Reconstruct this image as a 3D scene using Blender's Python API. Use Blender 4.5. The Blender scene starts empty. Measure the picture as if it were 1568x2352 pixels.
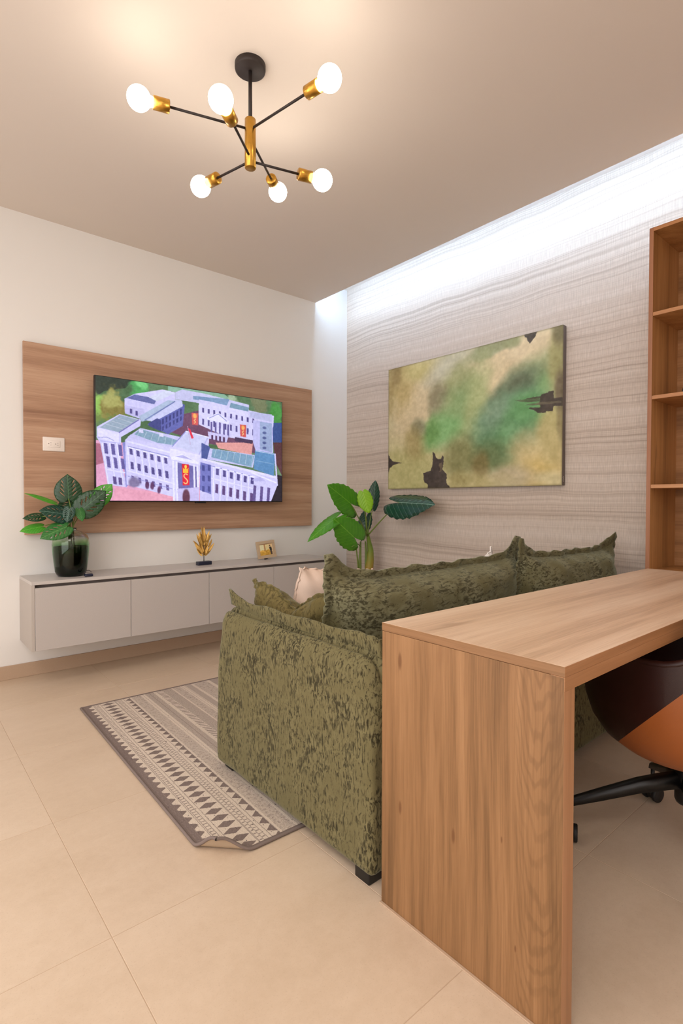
import bpy, bmesh, math, random
import numpy as np
from mathutils import Vector, Matrix, noise as mnoise
from mathutils.geometry import delaunay_2d_cdt

S = bpy.context.scene
COL = S.collection
random.seed(7)
W, HT = 1568, 2352

# ------------------------------------------------------------------ camera, light, exposure
CAM_H = 1.07
FPX, YAW, PITCH, ROLL = 1228.2, math.radians(40.414), math.radians(-1.0995), math.radians(0.1213)
_fw = Vector((math.sin(YAW)*math.cos(PITCH), math.cos(YAW)*math.cos(PITCH), math.sin(PITCH)))
_r = Vector((math.cos(YAW), -math.sin(YAW), 0)); _u = _r.cross(_fw)
CR = _r*math.cos(ROLL)+_u*math.sin(ROLL); CU = _u*math.cos(ROLL)-_r*math.sin(ROLL)
cam = bpy.data.cameras.new('camera'); camo = bpy.data.objects.new('camera', cam); COL.objects.link(camo)
M = Matrix((CR, CU, -_fw)).transposed().to_4x4(); M.translation = (0, 0, CAM_H)
camo.matrix_world = M
cam.sensor_fit = 'HORIZONTAL'; cam.sensor_width = 24; cam.lens = FPX/W*24; cam.clip_start = .02
S.camera = camo

def at(px, py, ax, val):
    """pixel -> world point on the plane  coord[ax] = val"""
    d = _fw + CR*((px-W/2)/FPX) - CU*((py-HT/2)/FPX)
    o = Vector((0, 0, CAM_H)); return o + d*((val-o[ax])/d[ax])

def srgb(r, g=None, b=None):
    if g is None: r, g, b = r
    f = lambda c: (c/255/12.92) if c/255 <= .04045 else ((c/255+.055)/1.055)**2.4
    return (f(r), f(g), f(b))

w = bpy.data.worlds.new('world'); S.world = w; w.use_nodes = True
w.node_tree.nodes['Background'].inputs[0].default_value = (1, .9, .8, 1)
w.node_tree.nodes['Background'].inputs[1].default_value = .3

def area(name, loc, sx, sy, power, color, rot=(0, 0, 0)):
    l = bpy.data.lights.new(name, 'AREA'); l.shape = 'RECTANGLE'; l.size = sx; l.size_y = sy
    l.energy = power; l.color = color
    o = bpy.data.objects.new(name, l); COL.objects.link(o); o.location = loc; o.rotation_euler = rot
    return o
BULB = 17.0                      # emission of the chandelier bulbs
LED = 62.0                       # emission of the cove strip
area('ceiling_fill_light', (-.7, -.5, 2.78), 1.3, 1.3, 28, (1, .96, .91))  # fill lights added out of view under the ceiling, no panels built
area('ceiling_fill_light', (1.5, -1.3, 2.78), 1.3, 1.0, 8, (1, .95, .88))  # also stands for an unseen ceiling lamp behind the camera
area('ceiling_fill_light', (-.9, 1.7, 2.78), .9, .9, 15, (1, .97, .93))
area('left_fill_light', (-1.85, .5, 1.3), 2.4, 4.2, 62, (.97, .97, 1), (0, math.radians(-90), 0))  # main fill, added unseen at the left wall; no door is built
S.view_settings.view_transform = 'Standard'; S.view_settings.look = 'None'
S.view_settings.exposure = 0.22; S.view_settings.gamma = 1.0
S.view_settings.use_curve_mapping = False
S.cycles.max_bounces = 10; S.cycles.diffuse_bounces = 6; S.cycles.sample_clamp_indirect = 6
S.cycles.caustics_reflective = False; S.cycles.caustics_refractive = False

# ------------------------------------------------------------------ node helpers
class X:
    """a float/vector socket with arithmetic"""
    def __init__(s, g, k): s.g, s.k = g, k
    def _m(s, op, *a, clamp=False):
        n = s.g.nodes.new('ShaderNodeMath'); n.operation = op; n.use_clamp = clamp
        for i, v in enumerate((s,)+a):
            if isinstance(v, X): s.g.links.new(v.k, n.inputs[i])
            else: n.inputs[i].default_value = v
        return X(s.g, n.outputs[0])
    def __add__(s, o): return s._m('ADD', o)
    def __sub__(s, o): return s._m('SUBTRACT', o)
    def __mul__(s, o): return s._m('MULTIPLY', o)
    def __truediv__(s, o): return s._m('DIVIDE', o)
    __radd__ = __add__; __rmul__ = __mul__
    def __rsub__(s, o): return (s*-1)+o
    def abs(s): return s._m('ABSOLUTE')
    def frac(s): return s._m('FRACT')
    def sin(s): return s._m('SINE')
    def pow(s, p): return s._m('POWER', p)
    def min(s, o): return s._m('MINIMUM', o)
    def max(s, o): return s._m('MAXIMUM', o)
    def sat(s): return s._m('ADD', 0.0, clamp=True)
    def step(s, a, b):                      # smoothstep a..b
        n = s.g.nodes.new('ShaderNodeMapRange'); n.interpolation_type = 'SMOOTHSTEP'
        s.g.links.new(s.k, n.inputs[0]); n.inputs[1].default_value = a; n.inputs[2].default_value = b
        return X(s.g, n.outputs[0])

class Mat:
    def __init__(s, name, rough=.5, metal=0., color=(.8, .8, .8), spec=.5):
        s.m = bpy.data.materials.new(name); s.m.use_nodes = True
        s.g = s.m.node_tree; s.b = s.g.nodes['Principled BSDF']
        s.b.inputs['Roughness'].default_value = rough; s.b.inputs['Metallic'].default_value = metal
        s.b.inputs['Base Color'].default_value = (*color, 1); s.b.inputs['Specular IOR Level'].default_value = spec
    def set(s, k, v):
        if isinstance(v, X): s.g.links.new(v.k, s.b.inputs[k])
        elif hasattr(v, 'is_output'): s.g.links.new(v, s.b.inputs[k])
        else: s.b.inputs[k].default_value = v
        return s
    def pos(s, kind='world'):
        if kind == 'world': k = s.g.nodes.new('ShaderNodeNewGeometry').outputs['Position']
        else: k = s.g.nodes.new('ShaderNodeTexCoord').outputs['Object']
        n = s.g.nodes.new('ShaderNodeSeparateXYZ'); s.g.links.new(k, n.inputs[0])
        return [X(s.g, o) for o in n.outputs]
    def attr(s, name):
        n = s.g.nodes.new('ShaderNodeAttribute'); n.attribute_name = name
        q = s.g.nodes.new('ShaderNodeSeparateXYZ'); s.g.links.new(n.outputs['Vector'], q.inputs[0])
        return [X(s.g, o) for o in q.outputs]
    def rnd(s): return X(s.g, s.g.nodes.new('ShaderNodeObjectInfo').outputs['Random'])
    def noise(s, x, y, z, detail=4, rough=.55, dist=0.):
        c = s.g.nodes.new('ShaderNodeCombineXYZ')
        for i, v in enumerate((x, y, z)):
            if isinstance(v, X): s.g.links.new(v.k, c.inputs[i])
            else: c.inputs[i].default_value = v
        n = s.g.nodes.new('ShaderNodeTexNoise'); s.g.links.new(c.outputs[0], n.inputs['Vector'])
        n.inputs['Scale'].default_value = 1; n.inputs['Detail'].default_value = detail
        n.inputs['Roughness'].default_value = rough; n.inputs['Distortion'].default_value = dist
        return X(s.g, n.outputs[0])
    def ramp(s, x, *stops):
        n = s.g.nodes.new('ShaderNodeValToRGB'); s.g.links.new(x.k, n.inputs[0])
        e = n.color_ramp.elements
        while len(e) < len(stops): e.new(.5)
        for i, (p, c) in enumerate(stops): e[i].position = p; e[i].color = (*srgb(c), 1)
        return n.outputs[0]
    def mix(s, f, a, b):
        n = s.g.nodes.new('ShaderNodeMix'); n.data_type = 'RGBA'
        if isinstance(f, X): s.g.links.new(f.k, n.inputs[0])
        else: n.inputs[0].default_value = f
        for i, v in ((6, a), (7, b)):
            if isinstance(v, tuple): n.inputs[i].default_value = (*v, 1)
            else: s.g.links.new(v, n.inputs[i])
        return n.outputs[2]
    def bump(s, h, strength=.2, dist=.002):
        n = s.g.nodes.new('ShaderNodeBump'); n.inputs['Strength'].default_value = strength
        n.inputs['Distance'].default_value = dist; s.g.links.new(h.k, n.inputs['Height'])
        s.g.links.new(n.outputs[0], s.b.inputs['Normal']); return s

def plain(name, c, rough=.5, metal=0., bump=0, bscale=200, spec=.5):
    m = Mat(name, rough, metal, srgb(c), spec)
    x, y, z = m.pos('obj')
    n = m.noise(x*bscale, y*bscale, z*bscale, 3)
    if bump: m.bump(n, bump, .001)
    k = n*.1+.95
    c0 = m.mix(k.sat()*0+n, tuple(v*.94 for v in srgb(c)), tuple(min(1, v*1.06) for v in srgb(c)))
    m.set('Base Color', c0)
    return m.m

def wood(name, along, dark, mid, light, knot=(90, 60, 40), rough=.45, seed=0., cath=.0, cross=9., arches=None, spots=()):
    """along: axis index of the grain; works on world position"""
    m = Mat(name, rough)
    p = m.pos(); a = p[along]; o = [p[i] for i in range(3) if i != along]
    c = o[0]+o[1]*.83
    c2 = o[0]*.77-o[1]
    wob = m.noise(a*1.1, c*2.2, seed+3.1, 3)
    broad = m.noise(a*.5+seed, (c+wob*.06)*cross, c2*cross*.4, 4, .55)
    streak = m.noise(a*1.6+seed*2, (c+wob*.04)*70, c2*30, 5, .65)
    fine = m.noise(a*7+seed, (c+wob*.02)*460, c2*200, 3, .6)
    t = broad*.56+streak*.25+fine*.19
    if cath:
        d = m.noise(a*.6+seed*3, c*4.2, c2*2, 2)
        ring = ((d*70).sin()*.5+.5)
        zone = m.noise(a*.12+seed*7, c*3.4, c2, 1).step(.5, .62)
        t = t-(1-ring)*zone*cath*.5
    col = m.ramp(t, (.37, dark), (.49, mid), (.60, light))
    vein = m.noise(a*.9+seed*4, (c+wob*.08)*30, c2*12, 3, .6)
    col = m.mix(vein.step(.60, .74)*.5, col, srgb(dark))
    if arches:                                     # cathedral figure: nested U lines on the panel, at o[1] = arches
        q = o[1]-arches
        wr = m.noise(a*5, o[1]*22, seed, 3)
        h = a-(q*q)*48.+wr*.17+m.noise(a*1.2, 3.3, seed, 2)*.22
        u_lines = ((h*125.).sin()*.5+.5)*(1-q.abs().step(.04, .085))
        col = m.mix(u_lines.step(.45, .98)*.34*m.noise(a*2.2, o[1]*6, 1., 2).step(.36, .55), col, srgb(dark))
    for (sy, sz, sr) in spots:                     # small knots with a drawn-out tail
        dy = (o[1]-sy)/(sr*.45); dz = (a-sz)/(sr*1.6)
        col = m.mix((1-(dy*dy+dz*dz).step(.05, 1.0))*.8, col, srgb(knot))
    kn = m.noise(a*1.9+seed*5, c*16, c2*6, 2, .5, .6)
    col = m.mix(kn.step(.67, .8)*.55, col, srgb(knot))
    pore = m.noise(a*9, c*300, c2*160, 1)
    col = m.mix(pore.step(.62, .75)*.22, col, srgb(knot))
    m.set('Base Color', col); m.bump(fine, .12, .0006)
    return m.m

def fabric(name, base, dark, light, axis=2, amount=1.0, sc=1., sheen=.35):
    m = Mat(name, .8, spec=.2)
    p = m.pos('obj'); x, y, z = p
    k = [150*sc, 150*sc, 150*sc]; k[axis] = 46*sc
    wx = m.noise(x*14, y*14, z*14, 2)
    n1 = m.noise(x*k[0]+wx*5, y*k[1]+wx*3, z*k[2]+wx*4, 4, .62, .5)
    n2 = m.noise(x*11, y*11, z*9+4, 4, .6)
    n3 = m.noise(x*380, y*380, z*170, 2)
    t = n1+(n2-.5)*.55
    f = t.step(.46, .65)*amount
    b0 = m.mix(n2.step(.35, .7), srgb(base), srgb(light))
    col = m.mix(f*.9, b0, srgb(dark))
    col = m.mix(n3*.16, col, srgb(dark))
    m.set('Base Color', col); m.set('Sheen Weight', sheen); m.set('Sheen Roughness', .4)
    m.set('Sheen Tint', (*srgb(205, 215, 190), 1)); m.bump(n3*.6+n1*.4, .25, .002)
    return m.m

def leafmat(name, c1, c2, vein, rough=.35, trans=.0, nv=7.):
    m = Mat(name, rough)
    s, t, sg = m.attr('leafuv')
    rib = 1-t.step(.0, .035)
    vv = ((s*nv-t*2.6).frac()-.5).abs()
    side = (1-vv.step(.0, .07))*(1-t.step(.75, 1.0))
    x, y, z = m.pos('obj')
    n = m.noise(x*22, y*22, z*22, 3)
    col = m.mix(n, srgb(c1), srgb(c2))
    col = m.mix((rib*.9+side*.4).sat(), col, srgb(vein))
    m.set('Base Color', col)
    m.bump(vv, .35, .004)
    if trans:
        m.set('Transmission Weight', 0.)
        m.set('Subsurface Weight', trans); m.set('Subsurface Radius', (.01, .02, .004)); m.set('Subsurface Scale', .3)
    return m.m

# ------------------------------------------------------------------ materials
M_ = {}
def _mats():
    # painted walls and ceiling
    for nm, c in (('wall_paint', (236, 234, 231)), ('ceiling_paint', (226, 216, 207))):
        m = Mat(nm, .85, spec=.2); x, y, z = m.pos()
        n = m.noise(x*160, y*160, z*160, 3); n2 = m.noise(x*1.2, y*1.2, z*1.2, 2)
        m.set('Base Color', m.mix(n2, tuple(v*.97 for v in srgb(c)), srgb(c))); m.bump(n, .06, .001); M_[nm] = m.m
    # wallpaper: irregular horizontal strata over a fine woven ground
    m = Mat('wallpaper', .75, spec=.2); x, y, z = m.pos()
    wob = m.noise(y*.8, z*1.1, 2.0, 2)*.10+m.noise(y*2.6, z*2.2, 5., 2)*.03
    zz = z+wob
    a = m.noise(y*.10, zz*7, 1.0, 2, .5); b = m.noise(y*.22, zz*52, 7.0, 3, .62)
    c = m.noise(y*.5, zz*120, 3.0, 2)
    t = a*.28+b*.50+c*.22
    col = m.ramp(t, (.31, (168, 152, 140)), (.41, (192, 177, 164)), (.48, (211, 197, 184)), (.62, (221, 209, 198)))
    th = ((y*1100).sin()*.5+.5)*.35+m.noise(y*230, z*16, 1., 2)*.8
    wv = ((z*900).sin()*.5+.5)
    col = m.mix((th.step(.38, .82)*.42+wv*.05), col, srgb(150, 136, 124))
    m.set('Base Color', col); m.bump(th*.7+wv*.3, .2, .0012); M_['wallpaper'] = m.m
    # floor tile
    m = Mat('porcelain_tile', .42, spec=.4); x, y, z = m.pos(); r = m.rnd()
    n1 = m.noise(x*2.2+r*30, y*5+r*9, r*20, 5, .6, .4); n2 = m.noise(x*230, y*230, z, 2, .7); n3 = m.noise(x*40+r*9, y*40, r*7, 4, .7)
    col = m.ramp(n1*.6+n3*.4, (.3, (196, 174, 150)), (.5, (205, 184, 161)), (.7, (212, 192, 170)))
    col = m.mix(n2.step(.56, .72)*.35, col, srgb(178, 154, 130))
    col = m.mix(r*.10, col, srgb(200, 176, 150))
    m.set('Base Color', col); m.set('Roughness', n3*.2+.32); m.bump(n2, .05, .0006); M_['tile'] = m.m
    M_['grout'] = plain('grout', (186, 162, 138), .9, bump=.2)
    m = Mat('tile_base', .5); x, y, z = m.pos()
    n2 = m.noise(x*200, y*200, z*200, 2, .7); m.set('Base Color', m.mix(n2, srgb(180, 154, 130), srgb(192, 166, 142))); M_['tile_base'] = m.m  # floor tile tone, darkened to carry the shade on the baseboard
    # woods
    M_['panel_wood'] = wood('panel_wood', 0, (146, 108, 85), (176, 138, 111), (194, 158, 131), (112, 78, 58), .55, 1.7, cross=11)
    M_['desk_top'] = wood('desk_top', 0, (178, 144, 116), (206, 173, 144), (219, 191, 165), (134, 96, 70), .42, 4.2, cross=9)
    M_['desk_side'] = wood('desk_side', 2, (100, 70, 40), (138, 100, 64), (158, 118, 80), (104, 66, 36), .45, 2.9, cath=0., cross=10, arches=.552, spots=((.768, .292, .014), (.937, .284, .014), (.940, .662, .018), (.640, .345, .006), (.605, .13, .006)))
    M_['desk_edge'] = wood('desk_edge', 0, (142, 100, 66), (160, 114, 76), (174, 128, 90), (140, 94, 60), .4, 6.0, cross=16)
    M_['desk_edge_y'] = wood('desk_edge_y', 1, (108, 76, 46), (128, 92, 58), (142, 104, 70), (100, 66, 40), .4, 6.0, cross=16)
    M_['desk_edge_z'] = wood('desk_edge_z', 2, (146, 104, 70), (164, 118, 82), (176, 130, 94), (140, 94, 60), .4, 7.0, cross=16)
    M_['case_wood'] = wood('case_wood', 2, (138, 95, 52), (170, 122, 72), (188, 140, 90), (90, 54, 26), .5, 9.1, cross=13)
    M_['case_edge'] = wood('case_edge', 1, (160, 108, 66), (180, 126, 80), (192, 140, 94), (140, 90, 52), .45, 3.1, cross=15)
    M_['case_edge_z'] = wood('case_edge_z', 2, (140, 90, 60), (156, 104, 72), (166, 116, 84), (120, 76, 48), .45, 3.6, cross=15)
    # cabinet
    M_['cabinet'] = plain('cabinet_lacquer', (190, 183, 179), .5, bump=.05)
    M_['cabinet_side'] = plain('cabinet_side', (186, 178, 171), .55, bump=.05)
    M_['cabinet_top'] = plain('cabinet_top', (198, 192, 188), .38, bump=.04)
    M_['recess'] = plain('recess', (112, 102, 98), .7)
    # fabrics
    M_['velvet'] = fabric('olive_chenille', (106, 98, 66), (32, 26, 8), (122, 114, 80))
    M_['velvet_soft'] = fabric('olive_chenille_soft', (102, 96, 66), (50, 44, 24), (132, 129, 100), 0, .95, .7, .5)
    M_['velvet_gold'] = fabric('olive_velvet_gold', (104, 92, 54), (50, 42, 18), (128, 114, 72), 2, .7, .6, .4)
    M_['peach'] = plain('peach_velvet', (226, 200, 182), .85, bump=.3, bscale=400)
    M_['white_cloth'] = plain('white_cloth', (236, 230, 224), .85, bump=.3, bscale=400)
    # metals, plastics
    m = Mat('brushed_brass', .3, 1., srgb(198, 150, 66)); x, y, z = m.pos('obj')
    n = m.noise(x*40, y*40, z*900, 2); m.set('Roughness', n*.22+.2); m.bump(n, .08, .0004); M_['brass'] = m.m
    M_['black_metal'] = plain('black_metal', (46, 38, 36), .5, spec=.35)
    M_['black_plastic'] = plain('black_plastic', (14, 13, 13), .42)
    M_['tyre'] = plain('caster_tyre', (24, 22, 22), .55)
    M_['tv_bezel'] = plain('tv_bezel', (22, 20, 24), .3)
    M_['white_plastic'] = plain('white_plastic', (238, 228, 220), .4)
    M_['slot'] = plain('socket_slot', (120, 106, 98), .6)
    M_['navy'] = plain('navy_lacquer', (30, 34, 56), .35)
    M_['silver'] = Mat('silver', .28, 1., srgb(196, 192, 192)).m
    M_['gold_leaf'] = Mat('gold_leaf', .45, .5, srgb(220, 176, 96)).m
    M_['dark_steel'] = Mat('dark_steel', .4, .9, srgb(96, 92, 92)).m
    M_['frame_gold'] = plain('frame_champagne', (188, 164, 134), .4, .25)
    M_['fringe'] = plain('fringe_bone', (218, 204, 184), .5)
    M_['canvas_edge'] = plain('canvas_edge', (112, 102, 96), .8, bump=.4, bscale=500)
    M_['leather_tan'] = plain('tan_leather', (156, 86, 38), .42, bump=.2, bscale=500)
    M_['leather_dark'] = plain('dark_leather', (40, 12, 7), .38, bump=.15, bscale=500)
    M_['pot'] = plain('pot_clay', (176, 108, 74), .8, bump=.2)
    M_['soil'] = plain('soil', (58, 42, 30), .95, bump=.6)
    # bulb and strip emission
    m = Mat('bulb_glow', .4); m.set('Base Color', (1, .95, .88, 1)); m.set('Emission Color', (1, .88, .73, 1)); m.set('Emission Strength', BULB); M_['bulb'] = m.m
    m = Mat('led_glow', .4); m.set('Emission Color', (.50, .72, 1, 1)); m.set('Emission Strength', LED); M_['led'] = m.m
    # glass vase, clear shoulder running into deep green glass
    m = Mat('vase_glass', .03); x, y, z = m.pos('obj')
    m.set('Transmission Weight', 1.); m.set('IOR', 1.45)
    wv = m.noise(x*14, y*14, z*8, 3)
    t = z+(wv-.5)*.03
    m.set('Base Color', m.ramp(t/.3, (.36, (40, 110, 66)), (.56, (110, 180, 120)), (.68, (206, 232, 196)), (.78, (250, 252, 248))))
    M_['vase'] = m.m
    m = Mat('green_glaze', .12); x, y, z = m.pos('obj')
    wv = m.noise(x*16, y*16, z*7, 3)
    m.set('Base Color', m.ramp(wv*.5+z*3.6, (.2, (8, 22, 12)), (.5, (16, 48, 26)), (.74, (44, 92, 44)))); M_['glaze'] = m.m
    # leaves
    M_['leaf_dark'] = leafmat('leaf_dark', (20, 52, 30), (34, 74, 40), (74, 120, 78), .32)
    M_['leaf_deep'] = leafmat('leaf_deep', (16, 52, 40), (34, 80, 62), (124, 160, 144), .24)
    M_['leaf_mid'] = leafmat('leaf_mid', (34, 96, 40), (52, 122, 52), (120, 170, 96), .35)
    M_['leaf_bright'] = leafmat('leaf_bright', (58, 148, 34), (84, 170, 46), (150, 206, 96), .4)
    M_['leaf_lime'] = leafmat('leaf_lime', (120, 176, 20), (142, 194, 34), (176, 214, 80), .42)
    M_['leaf_green'] = leafmat('leaf_green', (60, 136, 22), (86, 158, 34), (128, 188, 64), .36)
    M_['stem'] = plain('stem_green', (112, 134, 58), .5)
    m = Mat('trunk_sheath', .6); x, y, z = m.pos()
    m.set('Base Color', m.ramp(m.noise(x*60, y*60, z*4, 3)*.35+(z-.45)*2.4, (.1, (164, 104, 44)), (.4, (150, 132, 50)), (.75, (110, 136, 48)))); M_['trunk'] = m.m
_mats()

# ------------------------------------------------------------------ object helpers
def link(o): COL.objects.link(o); return o
def woff(o):
    v = Vector()
    while o: v = v+o.location; o = o.parent
    return v
def tag(o, label=None, cat=None, group=None, kind=None):
    if label: o['label'] = label
    if cat: o['category'] = cat
    if group: o['group'] = group
    if kind: o['kind'] = kind
    return o
def thing(name, label, cat, loc=(0, 0, 0), group=None):
    o = link(bpy.data.objects.new(name, None)); o.location = loc; o.empty_display_size = .05
    return tag(o, label, cat, group)
def obj(name, bm, mat, parent=None, origin=None, smooth=True, label=None):
    """bm is in world coordinates; becomes one mesh object"""
    if origin is None: origin = woff(parent) if parent else Vector((0, 0, 0))
    origin = Vector(origin)
    bmesh.ops.translate(bm, verts=bm.verts, vec=-origin)
    me = bpy.data.meshes.new(name); bm.to_mesh(me); bm.free()
    if smooth: me.polygons.foreach_set('use_smooth', [True]*len(me.polygons))
    mats = mat if isinstance(mat, (list, tuple)) else [mat]
    for m in mats: me.materials.append(M_[m] if isinstance(m, str) else m)
    o = link(bpy.data.objects.new(name, me))
    if parent: o.parent = parent; o.location = origin-woff(parent)
    else: o.location = origin
    if label: o['label'] = label
    return o
def single(name, bm, mat, label, cat, origin, group=None, smooth=True):
    return tag(obj(name, bm, mat, None, origin, smooth), label, cat, group)
def struct(name, bm, mat, smooth=False):
    return tag(obj(name, bm, mat, None, None, smooth), kind='structure')

def NB(): return bmesh.new()
def box(bm, x0, x1, y0, y1, z0, z1, bev=0., seg=2):
    b = bmesh.new()
    bmesh.ops.create_cube(b, size=1)
    for v in b.verts: v.co = Vector((x0+(v.co.x+.5)*(x1-x0), y0+(v.co.y+.5)*(y1-y0), z0+(v.co.z+.5)*(z1-z0)))
    if bev: bmesh.ops.bevel(b, geom=list(b.edges), offset=bev, segments=seg, affect='EDGES', profile=.5)
    merge(bm, b); return bm
def merge(bm, b, mat=0):
    me = bpy.data.meshes.new('tmp'); b.to_mesh(me); b.free(); bm.from_mesh(me); bpy.data.meshes.remove(me)
def rbox(bm, lo, hi, r, n=(10, 10, 10), rfun=None, disp=None):
    """rounded box with dense faces; rfun(fx,fy,fz)->radius"""
    b = bmesh.new(); vs = {}
    def vert(i, j, k):
        key = (i, j, k)
        if key not in vs:
            f = [i/n[0], j/n[1], k/n[2]]
            q = [lo[a]+(hi[a]-lo[a])*(.5-.5*math.cos(math.pi*f[a]))*.5+(hi[a]-lo[a])*f[a]*.5 for a in range(3)]
            rr = rfun(*f) if rfun else r
            c = [min(max(q[a], lo[a]+rr), hi[a]-rr) for a in range(3)]
            d = Vector([q[a]-c[a] for a in range(3)])
            p = Vector(c)+(d.normalized()*rr if d.length > 1e-9 else d)
            if disp: p = disp(p, f)
            vs[key] = b.verts.new(p)
        return vs[key]
    for a in range(3):
        u, v = [(1, 2), (2, 0), (0, 1)][a]
        for e in (0, n[a]):
            for i in range(n[u]):
                for j in range(n[v]):
                    q = []
                    for (di, dj) in ((0, 0), (1, 0), (1, 1), (0, 1)):
                        idx = [0, 0, 0]; idx[a] = e; idx[u] = i+di; idx[v] = j+dj; q.append(vert(*idx))
                    if e == 0: q.reverse()
                    b.faces.new(q)
    merge(bm, b); return bm
def tube(bm, pts, rad, seg=10, cap=True):
    """tube through pts; rad number or list"""
    pts = [Vector(p) for p in pts]; n = len(pts)
    rad = rad if isinstance(rad, (list, tuple)) else [rad]*n
    rings = []; up = None
    for i, p in enumerate(pts):
        d = (pts[min(i+1, n-1)]-pts[max(i-1, 0)]).normalized()
        if up is None: up = Vector((0, 0, 1)) if abs(d.z) < .9 else Vector((1, 0, 0))
        s = d.cross(up).normalized(); up = s.cross(d).normalized()
        rings.append([bm.verts.new(p+(s*math.cos(2*math.pi*k/seg)+up*math.sin(2*math.pi*k/seg))*rad[i]) for k in range(seg)])
    for a, b in zip(rings, rings[1:]):
        for k in range(seg): bm.faces.new((a[k], a[(k+1) % seg], b[(k+1) % seg], b[k]))
    if cap: bm.faces.new(rings[0][::-1]); bm.faces.new(rings[-1])
    return bm
def lathe(bm, c, prof, axis=(0, 0, 1), seg=28, cap=True):
    """prof = [(radius, height)...] around axis from c"""
    ax = Vector(axis).normalized(); up = Vector((1, 0, 0)) if abs(ax.x) < .9 else Vector((0, 1, 0))
    s = ax.cross(up).normalized(); t = ax.cross(s); c = Vector(c); rings = []
    for r, h in prof:
        if r < 1e-6: rings.append([bm.verts.new(c+ax*h)])
        else: rings.append([bm.verts.new(c+ax*h+(s*math.cos(2*math.pi*k/seg)+t*math.sin(2*math.pi*k/seg))*r) for k in range(seg)])
    for a, b in zip(rings, rings[1:]):
        for k in range(seg):
            k2 = (k+1) % seg
            q = [a[k % len(a)], a[k2 % len(a)], b[k2 % len(b)], b[k % len(b)]]
            q = list(dict.fromkeys(q))
            if len(q) > 2: bm.faces.new(q)
    if cap:
        for rg, f in ((rings[0], 1), (rings[-1], -1)):
            if len(rg) > 2: bm.faces.new(rg[::f] if f == -1 else rg[::-1])
    bmesh.ops.recalc_face_normals(bm, faces=bm.faces)
    return bm
def bez(p0, p1, p2, n=12):
    p0, p1, p2 = Vector(p0), Vector(p1), Vector(p2)
    return [p0*(1-t)**2+p1*2*t*(1-t)+p2*t*t for t in [i/n for i in range(n+1)]]
def flatshade(o, angle=.6):
    me = o.data; me.polygons.foreach_set('use_smooth', [False]*len(me.polygons)); return o
def solid(o, t):
    m = o.modifiers.new('thickness', 'SOLIDIFY'); m.thickness = t; m.offset = 0; return o

# ================================================================== THE SETTING
YT, XW, ZC, XC = 3.722, 3.231, 2.803, 2.867
X0, Y0 = -1.9, -2.6
struct('wall_back', box(NB(), X0-.1, XW+.15, YT, YT+.12, -.05, 3.1), 'wall_paint')
struct('wall_right', box(NB(), XW, XW+.12, Y0, YT, -.05, 3.1), 'wallpaper')
struct('wall_left', box(NB(), X0-.1, X0, Y0, YT, -.05, 3.1), 'wall_paint')
struct('wall_front', box(NB(), X0-.1, XW+.15, Y0-.1, Y0, -.05, 3.1), 'wall_paint')
ceil = struct('ceiling', box(box(NB(), X0, XC, Y0, YT, ZC, ZC+.10), XC-.02, XW, Y0, YT, 3.0, 3.08), 'ceiling_paint')
obj('cove_lip', box(NB(), XC-.02, XC-.002, Y0, YT, ZC+.10, ZC+.14), 'ceiling_paint', ceil, smooth=False)
obj('led_strip', box(NB(), XC-.001, XC+.006, Y0+.05, YT-.02, ZC+.055, ZC+.072), 'led', ceil, smooth=False)
struct('baseboard_back', box(NB(), X0, XW, YT-.012, YT, 0, .083, .002), 'tile_base')
struct('baseboard_right', box(NB(), XW-.012, XW, Y0, YT-.012, 0, .083, .002), 'tile_base')
fl = struct('floor', box(NB(), X0, XW, Y0, YT, -.05, -.0006), 'grout')
TX, TY, PX, PY = .411, .735, .5985, .612
tile_mesh = None
for i in range(-4, 6):
    for j in range(-6, 6):
        x0, x1 = max(TX+i*PX, X0), min(TX+(i+1)*PX, XW); y0, y1 = max(TY+j*PY, Y0), min(TY+(j+1)*PY, YT)
        if x1-x0 < .03 or y1-y0 < .03: continue
        full = abs(x1-x0-PX) < 1e-6 and abs(y1-y0-PY) < 1e-6
        cx, cy = (x0+x1)/2, (y0+y1)/2
        if full and tile_mesh:
            o = link(bpy.data.objects.new('tile', tile_mesh)); o.parent = fl; o.location = (cx, cy, 0)
        else:
            g = .001
            o = obj('tile', box(NB(), x0+g, x1-g, y0+g, y1-g, -.008, 0, .0005, 1), 'tile', fl, (cx, cy, 0), False)
            if full: tile_mesh = o.data

# ================================================================== TV WALL PANEL, OUTLET, TELEVISION
PY1 = 3.687
pan = thing('wood_panel', 'large wood-grain panel mounted on the white wall behind the television', 'wall panel', (1.717, YT, 1.45))
obj('board', box(NB(), .634, 2.801, PY1, PY1+.018, .865, 2.031, .0012), 'panel_wood', pan, smooth=False)
obj('mounting_batten', box(box(NB(), .68, 2.76, PY1+.018, YT, 1.90, 1.99), .68, 2.76, PY1+.018, YT, .90, .99), 'cabinet_side', pan, smooth=False)

ou = thing('wall_outlet', 'white double socket plate on the wood panel left of the television', 'outlet', (.795, PY1, 1.42))
obj('plate', box(NB(), .734, .857, PY1-.007, PY1, 1.379, 1.465, .004, 3), 'white_plastic', ou)
obj('socket_insert', box(NB(), .760, .831, PY1-.009, PY1-.006, 1.402, 1.445, .0015), 'white_plastic', ou)
for sx in (.772, .811):
    b = NB()
    lathe(b, (sx-.006, PY1-.009, 1.4235), [(.0028, 0), (.0028, .0006)], (0, -1, 0), 10)
    box(b, sx+.003, sx+.009, PY1-.0096, PY1-.009, 1.429, 1.431); box(b, sx+.003, sx+.009, PY1-.0096, PY1-.009, 1.415, 1.417)
    obj('socket_slots', b, 'slot', ou, smooth=False)

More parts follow.
